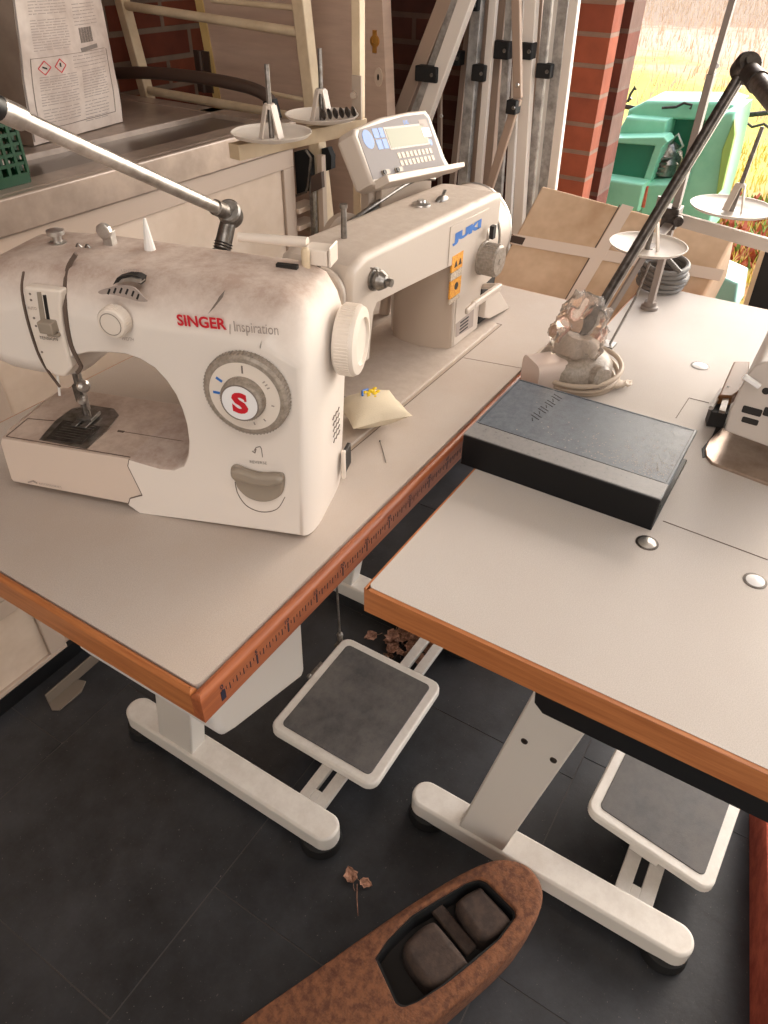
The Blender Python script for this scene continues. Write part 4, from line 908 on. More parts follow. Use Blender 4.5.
for k in range(3):
    n_ = 40; m.tube([(b0.x + .5 + (6.2 + .3 * k) * math.cos(2 * PI * i / n_), b0.y - .3 + (6.0 + .3 * k) * math.sin(2 * PI * i / n_), .7 + .8 * k + .5 * math.sin(2 * PI * i / n_ + k)) for i in range(n_)], .38, 8, closed=True)
m.build('wrapped_cable', 'cable_light', LR)
def blob(c, r, sc, seed, amp=.22, seg=40, rings=26):
    m = MB(); m.sphere(c, r, seg, rings, sc, fn=lambda d: 1 + amp * noise.noise(d * 2.6 + Vector((seed, 0, 0))) + amp * .5 * abs(noise.noise(d * 7 + Vector((seed, 3, 0))))); return m
m = blob((b0.x + .2, b0.y + .2, 7.6), 4.0, (1, 1, 1.25), 3, .45); m.build('plastic_wrap', 'film', LR, smooth=180)
m = MB(); vs = []; q1 = at(600, 384, .8); q2 = at(632, 384, .5); n = 14
for i in range(n + 1):
    t_ = i / n; c = q1.lerp(q2, t_); w = 2.0 * (1 - t_ * .6)
    for j in range(5):
        s_ = j / 4 * 2 - 1; vs.append((c.x + s_ * w * .9, c.y + s_ * w * .3, .5 + .7 * abs(noise.noise(Vector((i * .6, j * .9, 2)))) + (1 - t_) * 1.0 * (1 - s_ * s_)))
m.add(vs, [[i * 5 + j, (i + 1) * 5 + j, (i + 1) * 5 + j + 1, i * 5 + j + 1] for i in range(n) for j in range(4)]); m.build('plastic_tail', 'cable_light', LR, smooth=60, solid=.05)
# left work lamp
lj = at(230, 214, 31, 1); la = at(0, 109, 25, 1); la2 = la + (la - lj) * .25; lb = at(222, 250, 31, 1)
LL = thing('work_lamp', 'chrome jointed work lamp arm rising behind the red-lettered sewing machine', 'lamp', (lb.x - 1, 32, 0))
ld = (la - lj).normalized()
m = MB(); m.cyl(lj + ld * 3, la, .74, .74, 18); m.build('upper_arm', 'chrome', LL)
m = MB(); m.cyl(lj + ld * 1.0, lj + ld * 3.6, .95, seg=18); m.build('arm_collar', 'steel', LL)
m = MB(); m.cyl(la - ld * 2.2, la + ld * .2, .98, seg=18); m.build('arm_collar', 'chrome', LL)
m = MB(); m.cyl(la + ld * .2, la2, 1.0, seg=18); m.build('arm_sleeve', 'black_metal', LL)
m = MB(); m.lathe(lj - ax * 1.2, ax, [(1.3, 0), (1.55, .3), (1.55, 2.1), (1.3, 2.4)], 24); m.lathe(lj - ax * 1.6, ax, [(.8, 0), (.8, .5)], 6); m.build('joint', 'steel', LL)
m = MB(); m.cyl(lj, lb, 1.0, 1.1, 14); m.build('lower_link', 'steel', LL, bevel=.1)
m = MB(); dd = (lb - lj).normalized(); pth = [lb - dd * 1.0 + dd * .35 * k for k in range(12)]
for k, q in enumerate(pth): m.lathe(q, dd, [(1.05, 0), (1.25, .12), (1.05, .24)], 14)
m.build('spring', 'dark_steel', LL)
m = MB(); m.cyl(lb + dd * 2, (lb.x - .5, 33, 1), 1.1, seg=14); m.lathe((lb.x - .5, 33, 0), (0, 0, 1), [(3.4, 0), (3.4, 1.2), (1.6, 2.0), (1.4, 4)], 24); m.build('clamp_post', 'steel', LL)

# ================================================================== THREAD STANDS
def dish(c, n_, r, parent, lean=(0, 0, 1)):
    m = MB(); m.lathe(c, n_, [(.5, 0), (r * .55, -.05), (r * .62, .25), (r * .92, .45), (r, .85), (r * 1.01, 1.0), (r * .98, 1.0), (r * .9, .62), (r * .6, .42), (r * .52, .12), (.4, .15)], 40, cap=False); m.build('dish', 'white_dish', parent)
def cone_holder(c, n_, h, parent):
    x_, y_, n_ = frame_of(n_); m = MB()
    for a in (0, 120, 240):
        a = math.radians(a); d = x_ * math.cos(a) + y_ * math.sin(a); m.bar(Vector(c) + d * 1.6 + n_ * .2, Vector(c) + d * .6 + n_ * 4.2, 1.2, .25, up=d)
    m.lathe(c, n_, [(.9, 3.8), (.7, 4.4)], 12); m.build('cone_holder', 'juki', parent)
    m = MB(); m.cyl(c, Vector(c) + n_ * h, .38, .32, 10); m.build('spindle', 'steel', parent)
MT['white_dish'] = mat('off_white_dish_plastic', (212, 202, 192), .4)
zb = 30.0
b0_ = at(234, 152, zb); b1_ = at(362, 124, zb)
TS = thing('thread_stand', 'cream two-dish thread stand behind the beige machine', 'thread stand', (b1_.x, b1_.y, 0))
m = MB(); m.bar(b0_, b1_, 2.2, 2.0); m.build('cross_bar', 'cream', TS, bevel=.1)
for q, h in (((272, 139), 9.0), ((322, 121), 9.5)):
    c = at(q[0], q[1], zb + 1.4); dish(c, (0, 0, 1), 5.6, TS); cone_holder(c, (0, 0, 1), h, TS)
pt = at(353, 20, 0, 2)
m = MB(); pp = b1_ + (b1_ - b0_).normalized() * -.8; m.bar((pp.x, pp.y, .2), (pp.x, pp.y, 62), 1.5, 1.5); m.build('post', 'cream', TS, bevel=.1)
m = MB(); m.bar((pp.x - 1, pp.y - .4, zb + 1), (pp.x - 1, pp.y - .4, zb + 7), 1.7, .4, up=(1, 0, 0)); 
for zz in (2, 4.4): m.lathe((pp.x - 1.2, pp.y, zb + zz), (-1, -.3, 0), [(.5, 0), (.5, .7)], 8)
m.build('clamp_plate', 'juki_dark', TS)
m = MB(); m.lathe((pp.x, pp.y, 0), (0, 0, 1), [(2.5, 0), (2.5, .8), (1.2, 1.2), (1.0, 3)], 20); m.build('post_foot', 'juki_dark', TS)
c = at(333, 114, zb + 2.6); m = MB()
for k in range(6): m.lathe(c + Vector((k * .9 - 1.5, -.5 * k + 1, 0)), (1, -.5, .2), [(.5, 0), (.8, .2), (.5, .5)], 10)
m.build('metal_guides', 'dark_steel', TS)

px0 = at(674, 212, 110, 0)
TR = thing('thread_stand', 'grey two-dish thread stand on the right table, seen against the meadow', 'thread stand', (110, px0.y, 0))
m = MB(); tpz = 48; q = at(739, 0, 110, 0)
m.bar((110, px0.y, .2), (110, px0.y - .3, 38), 2.0, 1.1, up=(0, 1, 0)); m.build('post', 'stand', TR, bevel=.1)
m = MB(); m.bar((110, px0.y - .3, 38), (110, px0.y - .9, 56), 1.6, .9, up=(0, 1, 0)); m.build('upper_post', 'stand', TR, bevel=.08)
h_ = at(717, 66, 109.4, 0); MB().lathe((109.5, h_.y, h_.z), (-1, 0, 0), [(.35, 0), (.35, .1)], 12).build('post_hole', 'white_face', TR)
tb_ = at(730, -6, 110, 0); m = MB(); m.bar((110, px0.y + 3, 50), (110, px0.y - 14, 50), 1.4, .5); m.build('top_arm', 'stand', TR, bevel=.1)
m = MB(); qa = at(666, 216, 109, 0); qb = at(775, 247, 108, 0); m.bar(qa, qb, 1.0, 2.0); m.build('cross_bar', 'juki', TR, bevel=.1)
m = MB(); m.box((107.8, px0.y - 1.2, qa.z - 1.8), (111.2, px0.y + 1.4, qa.z + 1.6)); m.lathe((108, px0.y - 1.4, qa.z), (-1, -.2, 0), [(.9, 0), (.9, 1.2)], 10); m.build('clamp', 'dark_steel', TR, bevel=.15)
c = at(731, 212, 108, 0); dish(c, (0, 0, 1), 6.6, TR); cone_holder(c, (0.1, -.05, 1), 12.5, TR)
c = at(647, 250, 92, 0); dish(c, (0, 0, 1), 5.9, TR); cone_holder(c, (0, 0, 1), 8, TR)
m = MB(); m.bar(c, (109, px0.y, qa.z - 1), 1.6, .5); m.bar((92, c.y, c.z - .3), at(604, 322, 1.5), 1.3, .4); m.build('side_arm', 'stand', TR, bevel=.1)
m = MB(); a = at(609, 346, 0); m.tube([a + Vector((0, 0, .1)), at(636, 297, 8), at(650, 262, c.z - .5)], .2, 8); m.box((a.x - 1.3, a.y - .9, 0), (a.x + 1.3, a.y + .9, .4)); m.build('brace_wire', 'steel', TR)
m = MB(); m.lathe((110, px0.y, 0), (0, 0, 1), [(1.6, 0), (1.6, .5), (1.2, .7), (1.1, 1.4)], 20); m.build('post_foot', 'stand', TR)
# coiled cable
cc = at(660, 287, 0)
m = MB(); pts = []
for i in range(5 * 36 + 1):
    a = 2 * PI * i / 36; k = i / (5 * 36); pts.append((cc.x + (4.2 - .35 * math.sin(a * 1.7)) * math.cos(a), cc.y + (4.2 - .3 * math.cos(a * 1.3)) * math.sin(a), .5 + 4.6 * k + .45 * math.sin(a + .6)))
m.tube(pts, .52, 8); m.tube(spline([pts[-1], (cc.x + 2, cc.y + 4, 6.4), (cc.x - 1.5, cc.y + 1, 6.9), (cc.x - 3, cc.y - 3.5, 4.5)], 8), .52, 8)
tag(m.build('cable_coil', 'cable', origin=(cc.x, cc.y, 0)), 'coil of grey cable at the far end of the right table', 'cable')

# ================================================================== OVERLOCK MACHINE at the right edge
OV = thing('overlock_machine', 'grey-white overlock machine with amber guard at the right edge of the photo', 'sewing machine', (72, -44, 0))
q = [at(*k, .3) for k in ((706, 456), (705, 449), (709, 440), (722, 428), (800, 452), (800, 500), (768, 484), (712, 463))]
m = MB(); m.prism([(p.x, p.y) for p in q], (0, 0, 0), (1, 0, 0), (0, 1, 0), .4, r=.15); m.build('cloth_plate', 'ovl_plate', OV)
q = [at(*k, .2) for k in ((703, 457), (702, 448), (712, 436), (720, 418), (726, 420), (726, 430), (712, 444), (710, 455))]
m = MB(); m.prism([(p.x, p.y) for p in q], (0, 0, 0), (1, 0, 0), (0, 1, 0), .12); m.build('dark_gap', 'dark', OV)
XO = 66
f = [at(*k, XO, 0) for k in ((724, 431), (729, 412), (738, 392), (747, 375), (755, 366), (764, 362), (790, 362), (830, 400), (830, 470))]
prof = [(p.y, max(p.z, .6)) for p in f]
m = MB(); m.prism(prof, (XO, 0, 0), (0, 1, 0), (0, 0, 1), 26, r=.5, r0=.3); m.build('body', 'ovl', OV, smooth=30)
for cx, cy, w, h in ((752, 411, 2.6, 1.0), (772, 413, 2.2, 1.2), (750, 421, 2.2, .8)):
    p = at(cx, cy, XO, 0); MB().prism(rrect(p.y, p.z, w * .9, h, .2), (XO - .06, 0, 0), (0, 1, 0), (0, 0, 1), .1).build('opening', 'dark', OV)
p = at(766, 391, XO, 0); MB().lathe((XO, p.y, p.z), (-1, 0, 0), [(.45, 0), (.45, .08)], 16).build('screw_hole', 'dark', OV)
a = at(744, 376, XO - 1, 0); b = at(760, 387, XO - 1, 0); m = MB(); m.bar(a, b, .5, .7); m.build('lever', 'white_face', OV, bevel=.15)
q = [at(*k, 4.0) for k in ((734, 361), (750, 361), (748, 385), (733, 396), (719, 395))]
m = MB(); m.prism([(p.x, p.y) for p in q], (0, 0, 2.6), (1, 0, 0), (0, 1, 0), 1.4, r=.3); m.build('amber_guard', 'amber', OV)
q = [at(*k, 2.5) for k in ((719, 392), (735, 392), (728, 414), (711, 412), (710, 405))]
m = MB(); m.prism([(p.x, p.y) for p in q], (0, 0, .2), (1, 0, 0), (0, 1, 0), 2.3, r=.2); m.build('looper_cover', 'dark', OV)
m = MB(); m.tube([at(711, 408, 3), at(722, 390, 3.5), at(727, 388, 3.8), at(733, 396, 3)], .35, 8); m.bar(at(726, 398, 3.4), at(722, 412, 2.8), .8, .5); m.build('chrome_bracket', 'chrome', OV)

# ================================================================== CABINET and what stands on it
CB = thing('cabinet', 'long cream cabinet with dull steel top along the brick wall', 'cabinet', (45, 112, FZ))
MB().box((-40, 80.6, -72), (119.4, 146, 14)).build('body', 'cab', CB, bevel=.4)
def frame_panel(x0, x1, z0, z1, name='front_panel'):
    w = 4.0; m = MB()
    for a, b in (((x0, z0), (x1, z0 + w)), ((x0, z1 - w), (x1, z1)), ((x0, z0 + w), (x0 + w, z1 - w)), ((x1 - w, z0 + w), (x1, z1 - w))): m.box((a[0], 79.6, a[1]), (b[0], 80.6, b[1]))
    fr_ = m.build('front_frame', 'cab_frame', CB, bevel=.15)
    m = MB(); m.box((x0 + w + .15, 80.3, z0 + w + .15), (x1 - w - .15, 80.62, z1 - w - .15)); m.build('front_panel', 'cab', fr_, smooth=0)
frame_panel(30, 119.4, -50, 14.4); frame_panel(-40, 29.8, -50, 14.4); frame_panel(-40, 28, -75, -50.2)
m = MB()
for k in range(8): m.box((29.5, 80.2, -74 + k * 2.8), (118, 80.55, -72.6 + k * 2.8))
m.build('vent_slats', 'dark', CB, smooth=0)
m = MB(); m.box((-42, 78.6, 14.6), (120, 80.4, 20.3)); m.box((-42, 80.4, 14.6), (120, 147, 18.9)); m.build('top_rim', 'cab_top', CB, bevel=.35, bseg=3)
m = MB(); m.box((-42, 80.4, 18.9), (120, 86, 20.3)); m.box((-42, 100, 18.9), (120, 104, 20.3)); m.box((-42, 140, 18.9), (120, 147, 20.3)); m.box((115, 86, 18.9), (120, 140, 20.3)); m.box((60, 104, 18.9), (115, 140, 20.2)); m.build('steel_top', 'cab_top', CB, bevel=.2)
m = MB(); m.box((-41, 86, 18.7), (115, 100, 19.2)); m.build('top_well', 'cab_well', CB, smooth=0)
m = MB(); m.box((-40, 79.4, -76), (119, 82, -72)); m.box((-38, 84, -76), (117, 144, -72)); m.build('plinth', 'black_metal', CB)
# bent bracket on the floor
a = at(60, 710, -75.4); b = at(88, 685, -75.4)
m = MB(); FRb = Frame((a.x, a.y, -75.4), math.degrees(math.atan2(b.y - a.y, b.x - a.x)))
Lb2 = (b - a).length
m.prism([(0, .3), (Lb2 * .75, .0), (Lb2 + .6, 1.4), (Lb2, 3.4), (Lb2 * .7, 3.6), (0.0, 3.6), (-.8, 1.6)], FRb.w(0, 0, -.55), FRb.d(1, 0, 0), FRb.d(0, 1, 0), .4); m.box((0, 3.4, -.5), (Lb2 + 8, 3.8, 2.6), FRb)
tag(m.build('metal_bracket', 'hose_grey', origin=(a.x, a.y, FZ), bevel=.1), 'bent cream metal bracket lying on the floor below the cabinet', 'bracket')

# sack of powder
bl = at(29, 148, 20.3); br = at(127, 121, 20.3)
angb = math.degrees(math.atan2(br.y - bl.y, br.x - bl.x)); SF = Frame((bl.x, bl.y, 20.4), angb); Wd = (br - bl).length
SK = thing('paper_sack', 'large white paper sack with printed text standing on the cabinet', 'sack', SF.w(Wd / 2, 7, 0))
m = MB(); nx, nz, ny = 16, 26, 6; vs = []; Ht = 52; Dp = 15
def sackp(u, v, w):  # u across 0..1, v up 0..1, w depth 0..1
    t_ = u * 2 - 1; d_ = w * 2 - 1
    k = 1 - .06 * v - .05 * (1 - min(1, v * 8)) 
    bulge = (1 - t_ * t_) * (1 - (2 * v - 1) ** 4) * 1.6
    x_ = Wd * (.5 + t_ * .5 * k * (1 - .05 * abs(d_) ** 3)) + 9 * v * (1 - u)
    y_ = Dp * (.5 + d_ * .5) + (-bulge if d_ < 0 else bulge) * abs(d_) + .35 * noise.noise(Vector((u * 4, v * 7, w * 3)))
    return SF.w(x_, y_, v * Ht)
def grid(f, n1, n2):
    m.add([f(i / n1, j / n2) for i in range(n1 + 1) for j in range(n2 + 1)], [[i * (n2 + 1) + j, (i + 1) * (n2 + 1) + j, (i + 1) * (n2 + 1) + j + 1, i * (n2 + 1) + j + 1] for i in range(n1) for j in range(n2)])
grid(lambda a, b: sackp(a, b, 0), 24, 30); grid(lambda a, b: sackp(1, b, a), 8, 30); grid(lambda a, b: sackp(a, b, 1), 24, 30); grid(lambda a, b: sackp(a, 1, b), 24, 8); grid(lambda a, b: sackp(a, 0, b), 24, 8)
sk = m.build('sack_body', 'bag', SK, smooth=60)
m = MB(); grid(lambda a, b: sackp(0, b, a) - SF.d(.05, 0, 0), 8, 30); m.build('side_gusset', 'bag_side', SK, smooth=60)
def on_sack(u, v, d=.1): return sackp(u, v, 0) - SF.d(0, d, 0)
def sline(u0, v0, u1, v1, w, mbx, n_=6):
    v0 *= .64; v1 *= .64
    P = [on_sack(u0 + (u1 - u0) * i / n_, v0 + (v1 - v0) * i / n_, .06) for i in range(n_ + 1)]
    for a, b in zip(P[:-1], P[1:]): mbx.bar(a, b, w, .04, up=SF.d(0, -1, 0))
m = MB()
random.seed(3)
for blk in ((.14, .50, .10, .165, 5), (.56, .84, .06, .165, 7), (.14, .50, .19, .245, 5), (.56, .86, .19, .33, 11), (.14, .50, .265, .33, 6), (.48, .90, .355, .41, 4), (.12, .48, .46, .60, 12), (.56, .86, .56, .66, 7), (.12, .48, .63, .70, 6), (.12, .5, .74, .8, 5), (.56, .88, .72, .8, 6), (.12, .5, .86, 1.0, 8), (.56, .88, .88, 1.0, 7), (.12, .5, 1.05, 1.2, 8), (.56, .88, 1.05, 1.2, 8)):
    u0, u1, v0, v1, n_ = blk; m = MB()
    for k in range(n_):
        v = v0 + (v1 - v0) * k / max(1, n_ - 1); u = u0
        while u < u1 - .02:
            l = random.uniform(.02, .09); e = min(u1, u + l)
            sline(u, v, e, v, .12, m, 2); u = e + random.uniform(.008, .02)
    m.build('text_block', 'print_light', sk, smooth=0)
m = MB()
for k in range(14): sline(.60 + k * .012, .47, .60 + k * .012, .545, .08 + .1 * (k % 3 == 0), m, 2)
sline(.58, .435, .80, .445, .7, m, 3); m.build('bar_code', 'print', sk, smooth=0)
m = MB()
sline(.08, .07, .92, .07, .12, m, 10); sline(.08, .07, .08, .425, .10, m, 8); sline(.92, .07, .92, .42, .10, m, 8); sline(.08, .425, .90, .425, .08, m, 8); sline(.01, .02, .01, 1.3, .35, m, 12); m.build('printed_border', 'print', sk, smooth=0)
for uc in (.19, .34):
    m = MB(); s_ = .055; h_ = .034
    for a, b in (((0, h_), (s_, 0)), ((s_, 0), (0, -h_)), ((0, -h_), (-s_, 0)), ((-s_, 0), (0, h_))): sline(uc + a[0], .375 + a[1], uc + b[0], .375 + b[1], .16, m, 2)
    m.build('hazard_diamond', 'red', sk, smooth=0)
    m = MB(); sline(uc, .39, uc, .37, .35, m, 2) if uc > .3 else (sline(uc - .02, .38, uc + .02, .37, .3, m, 2)); m.build('hazard_symbol', 'dark', sk, smooth=0)
text('WAARSCHUWING', on_sack(.14, .335, .12), SF.d(1, 0, 0), (0, 0, 1), .5, 'print', sk, 'hazard_lettering', width=5.5) if False else None
# green crates
def crate(label, x0, y0, z0, w, d, h):
    e = thing('crate', label, 'crate', (x0 + w / 2, y0 + d / 2, z0), 'green crates')
    m = MB(); m.box((x0, y0, z0), (x0 + w, y0 + d, z0 + .6)); m.build('bottom', 'crate', e)
    def wall(p, q, nrm):
        p = Vector(p); q = Vector(q); L = (q - p).length; d_ = (q - p) / L; m = MB(); up = Vector((0, 0, 1)); n_ = int(L / 1.6); rows_ = int((h - 3.4) / 1.5)
        m.bar(p + up * .8, q + up * .8, .5, 1.6); m.bar(p + up * (h - .9), q + up * (h - .9), 1.1, 1.8)
        for i in range(n_ + 1): c = p + d_ * (L * i / n_); m.bar(c + up * 1.4, c + up * (h - 1.6), .45, .55, up=d_)
        for j in range(1, rows_ + 1): z_ = 1.6 + (h - 3.2) * j / (rows_ + 1); m.bar(p + up * z_, q + up * z_, .4, .5)
        m.build('lattice_wall', 'crate', e, smooth=0)
    wall((x0, y0, z0), (x0 + w, y0, z0), 0); wall((x0 + w, y0, z0), (x0 + w, y0 + d, z0), 0); wall((x0 + w, y0 + d, z0), (x0, y0 + d, z0), 0); wall((x0, y0 + d, z0), (x0, y0, z0), 0)
    return e
ck = at(12, 188, 20.3); crate('dark green perforated plastic crate on the cabinet, lower of two', 14, ck.y + .6, 20.35, ck.x + 4.0 - 14, 14, 12)
crate('dark green perforated plastic crate, upper of the two stacked', 12, ck.y + 2.5, 32.4, ck.x - 13, 12, 12)
tq = at(2, 0, 120, 1); m = MB(); tz = at(16, 12, 122, 1)
TBN = (tz.x, 122, tz.z)
m = MB(); m.prism([(tz.x + .6, tz.z + 14), (tz.x, tz.z), (tz.x - 1, tz.z - 1.4), (tz.x - 26, tz.z + 1.5), (tz.x - 27, tz.z + 16)], (0, 137, 0), (1, 0, 0), (0, 0, 1), 14, r=.6, r0=.6)
m.box((tz.x - 24, 124, 20.35), (tz.x - 2, 134, tz.z + 1))
tag(m.build('storage_bin', 'teal', origin=(tz.x - 12, 129, 20.3)), 'teal plastic bin standing on the cabinet, at the top left corner', 'bin')

# hose
P = [at(*q, 118, 0) for q in ((60, 82), (110, 74), (150, 73), (195, 77), (235, 84), (258, 91), (270, 100), (273, 112))]
m = MB(); m.tube(spline(P, 8), 1.35, 14); HO = thing('hose', 'thick dark brown hose running behind the sack above the cabinet', 'hose', (118, P[4].y, 20.3)); m.build('hose_pipe', 'hose', HO)
m = MB(); m.cyl(P[6], P[7] + (P[7] - P[6]) * .6, 1.7, seg=18); m.build('hose_fitting', 'rubber', HO)

# ladder
XL = 127
def lp(px, py, X=XL): return at(px, py, X, 0)
LD = thing('ladder', 'cream painted wooden ladder leaning beyond the cabinet', 'ladder', (XL, 105, FZ))
def stile(pa, pb, w, X, ztop=70, parent=LD, m_='cream', name='stile', dp=3.0):
    a = lp(*pa, X); b = lp(*pb, X); d = (a - b); 
    tpt = b + d * ((ztop - b.z) / d.z); bt = b + d * ((FZ + .2 - b.z) / d.z)
    m = MB(); m.bar(bt, tpt, w, dp, up=(1, 0, 0)); return m.build(name, m_, parent, bevel=.25)
stile((122, 0), (146, 90), 2.6, XL); stile((301, 0), (327, 230), 3.2, XL)
def rung(pa, pb, r, X=XL, z=0, m_='cream'):
    m = MB(); m.cyl(lp(*pa, X) + Vector((0, 0, z)), lp(*pb, X) + Vector((0, 0, z)), r, seg=14); return m.build('rung', m_, LD)
rung((122, 5), (303, 33), 1.0); rung((146, 90), (316, 121), 1.05); rung((142, 68), (310, 101), .5)
a = lp(122, 5) + Vector((0, 0, 22)); b = lp(303, 33) + Vector((0, 0, 22)); m = MB(); m.cyl(a + Vector((0, .8, 0)), b, 1.0, seg=14); m.build('rung', 'cream', LD)
for k in range(1, 3):
    m = MB(); m.cyl(lp(146, 90) + Vector((0, -2 * k, -22 * k - 3)), lp(316, 121) + Vector((0, -1.2 * k, -22 * k - 3)), 1.05, seg=14); m.build('rung', 'cream', LD)
a = lp(212, 0); b = lp(295, 8); m = MB(); m.cyl(a, b, .6, seg=12); m.build('rung', 'cream', LD)

# folded step stool in the gap beyond the cabinet
STL = thing('step_stool', 'folded metal step stool with black treads, between cabinet and ladder', 'step stool', (121.5, 77, FZ))
XS = 123.2
def sbar(pa, pb, w, dp, name, m_): 
    m = MB(); a = at(*pa, XS, 0); b = at(*pb, XS, 0); m.bar(a, b, w, dp, up=(1, 0, 0)); return m.build(name, m_, STL, bevel=.15)
a = at(312, 175, XS, 0); b = at(315, 240, XS, 0); d = b - a
m = MB(); m.bar(a, a + d * ((FZ - a.z) / d.z), 1.0, 1.6, up=(1, 0, 0)); m.build('leg', 'steel', STL)
a = at(321, 155, XS, 0); b = at(324, 240, XS, 0); d = b - a
m = MB(); m.bar(a, a + d * ((FZ - a.z) / d.z), 1.4, 1.6, up=(1, 0, 0)); m.build('leg', 'juki_dark', STL)
m = MB(); m.prism([(p.y, p.z) for p in [at(*k, XS, 0) for k in ((294, 152), (303, 150), (310, 157), (311, 190), (297, 195))]], (XS, 0, 0), (0, 1, 0), (0, 0, 1), 2.0, r=.4); m.build('tread', 'rubber', STL)
m = MB(); m.prism([(p.y, p.z) for p in [at(*k, XS - 2, 0) for k in ((311, 152), (317, 151), (321, 160), (321, 173), (312, 176))]], (XS + 2.2, 0, 0), (0, 1, 0), (0, 0, 1), 2.0, r=.4); m.build('tread', 'rubber', STL)
m = MB(); m.tube([at(*k, XS - 1, 0) for k in ((296, 196), (306, 192), (308, 186), (311, 158), (306, 150))], .3, 8); m.build('tread_rim', 'steel', STL)
m = MB(); m.prism([(p.y, p.z) for p in [at(*k, XS - 1.2, 0) for k in ((311, 176), (321, 172), (322, 188), (311, 193))]], (XS - 1.2, 0, 0), (0, 1, 0), (0, 0, 1), 1.2); m.build('joint_cover', 'hose', STL)
for y_ in (205, 222): sbar((295, y_), (309, y_ + 3), 1.2, 8, 'step', 'cab')

# door leaf leaning
DR = thing('door_leaf', 'pale wooden door leaf with brass lock, leaning behind the ladder', 'door', (150, 90, FZ))
XD = 146
L0, L1 = at(203, 0, XD, 0), at(223, 110, XD, 0); R0, R1 = at(382, 0, XD, 0), at(388, 130, XD, 0)
def ext_(a, b, z): d = a - b; return b + d * ((z - b.z) / d.z)
qd = [ext_(L0, L1, FZ + .1), ext_(R0, R1, FZ + .1), ext_(R0, R1, 92), ext_(L0, L1, 92)]
m = MB(); m.prism([(p.y, p.z) for p in qd], (XD, 0, 0), (0, 1, 0), (0, 0, 1), 4.0, r=.2); m.build('leaf', 'door', DR)
m = MB(); ed = Vector((0, 2.6, 0)); q2 = [qd[0], qd[3], qd[3] + ed, qd[0] + ed]; m.prism([(p.y, p.z) for p in q2], (XD - .4, 0, 0), (0, 1, 0), (0, 0, 1), 4.4); m.build('leaf_edge', 'door_edge', DR)
h = at(206, 72, XD - .5, 0)
m = MB(); m.box((XD - .9, h.y - 2, h.z - 5), (XD - .3, h.y + 3.5, h.z + 5)); m.cyl((XD - 1.2, h.y + .8, h.z - 5), (XD - 1.2, h.y + .8, h.z + 5), .7, seg=12); m.build('hinge', 'brown_hinge' if False else 'hose', DR)
k = at(375, 41, XD, 0); m = MB(); m.lathe((XD, k.y, k.z), (-1, 0, 0), [(1.3, 0), (1.2, .4), (.5, .5), (.4, .2)], 18); m.box((XD - .4, k.y - .5, k.z - 2.4), (XD, k.y + .5, k.z + 2.2)); m.build('brass_lock', 'brass', DR)
k = at(379, 77, XD, 0); m = MB(); m.prism(circle(k.y, k.z, 1.1, 24, 2.0), (XD - .4, 0, 0), (0, 1, 0), (0, 0, 1), .4); es = m.build('escutcheon', 'cab', DR)
m = MB(); m.prism(circle(k.y, k.z, .3, 12, .7), (XD - .45, 0, 0), (0, 1, 0), (0, 0, 1), .1); m.build('keyhole', 'dark', es)
lq = qd[0] + Vector((0, 4.6, 0)); lq2 = qd[3] + Vector((0, 4.6, 0)); m = MB(); m.bar((XD + 8, lq.y, FZ + .1), (XD + 8, lq2.y, 90), 3.2, 3.0, up=(1, 0, 0)); tag(m.build('shadow_gap_strip', 'black_metal', origin=(XD + 8, lq.y, FZ)), 'black strip added as the shadow gap beside the hinged edge of the door leaf', 'post')  # added black bar, paints the shadow gap beside the door leaf

# ================================================================== FOLDED CANOPY FRAME
CF = thing('folding_canopy_frame', 'folded aluminium canopy frame with black joints standing against the brick wall', 'frame', (168, 55, FZ))
def pole(pa, pb, w, m_, X, name='pole', ztop=None, down=True):
    a = at(*pa, X, 0); b = at(*pb, X, 0); d = a - b; tpt = a + d * .25
    bt = b + d * ((FZ + .2 - b.z) / d.z) if down else b
    m = MB(); m.bar(bt, tpt, w * 1.3, w * 1.1, up=(1, 0, 0)); q = m.build(name, m_, CF, bevel=.2); return q
poles = [((447, 0), (404, 109), 2.8, 'alu_brown', 158), ((457, 0), (417, 109), 1.6, 'alu', 157), ((467, 0), (428, 109), 2.6, 'alu_white', 156), ((478, 5), (463, 193), 2.2, 'alu', 168), ((487, 5), (472, 193), 1.4, 'alu_brown', 171),
         ((494, 0), (478, 190), 1.5, 'alu_white', 166), ((502, 0), (486, 192), 2.6, 'alu_brown', 172), ((511, 0), (497, 219), 1.6, 'alu', 169), ((521, 0), (508, 219), 1.5, 'alu_white', 164), ((532, 0), (519, 222), 2.2, 'alu_white', 162), 
         ((540, 0), (526, 210), 1.6, 'alu_brown', 172), ((549, 0), (529, 206), 1.5, 'alu', 165), ((557, 0), (536, 206), 1.7, 'alu_white', 170), ((565, 0), (543, 200), 2.0, 'alu', 166), ((575, 0), (552, 190), 1.7, 'alu_white', 163), ((472, 0), (452, 190), 1.4, 'alu_brown', 176), ((440, 0), (440, 170), 1.0, 'alu_brown', 182)]
for p_ in poles: pole(*p_)
a = at(516, -30, 154, 0); b = at(518, 98, 154, 0); c = at(487, 196, 154, 0)
m = MB(); m.bar(a, b, 2.0, 1.4, up=(1, 0, 0)); m.build('strut', 'alu_brown', CF, bevel=.2); m = MB(); m.bar(b, c, 2.0, 1.4, up=(1, 0, 0)); m.build('strut', 'alu_brown', CF, bevel=.2)
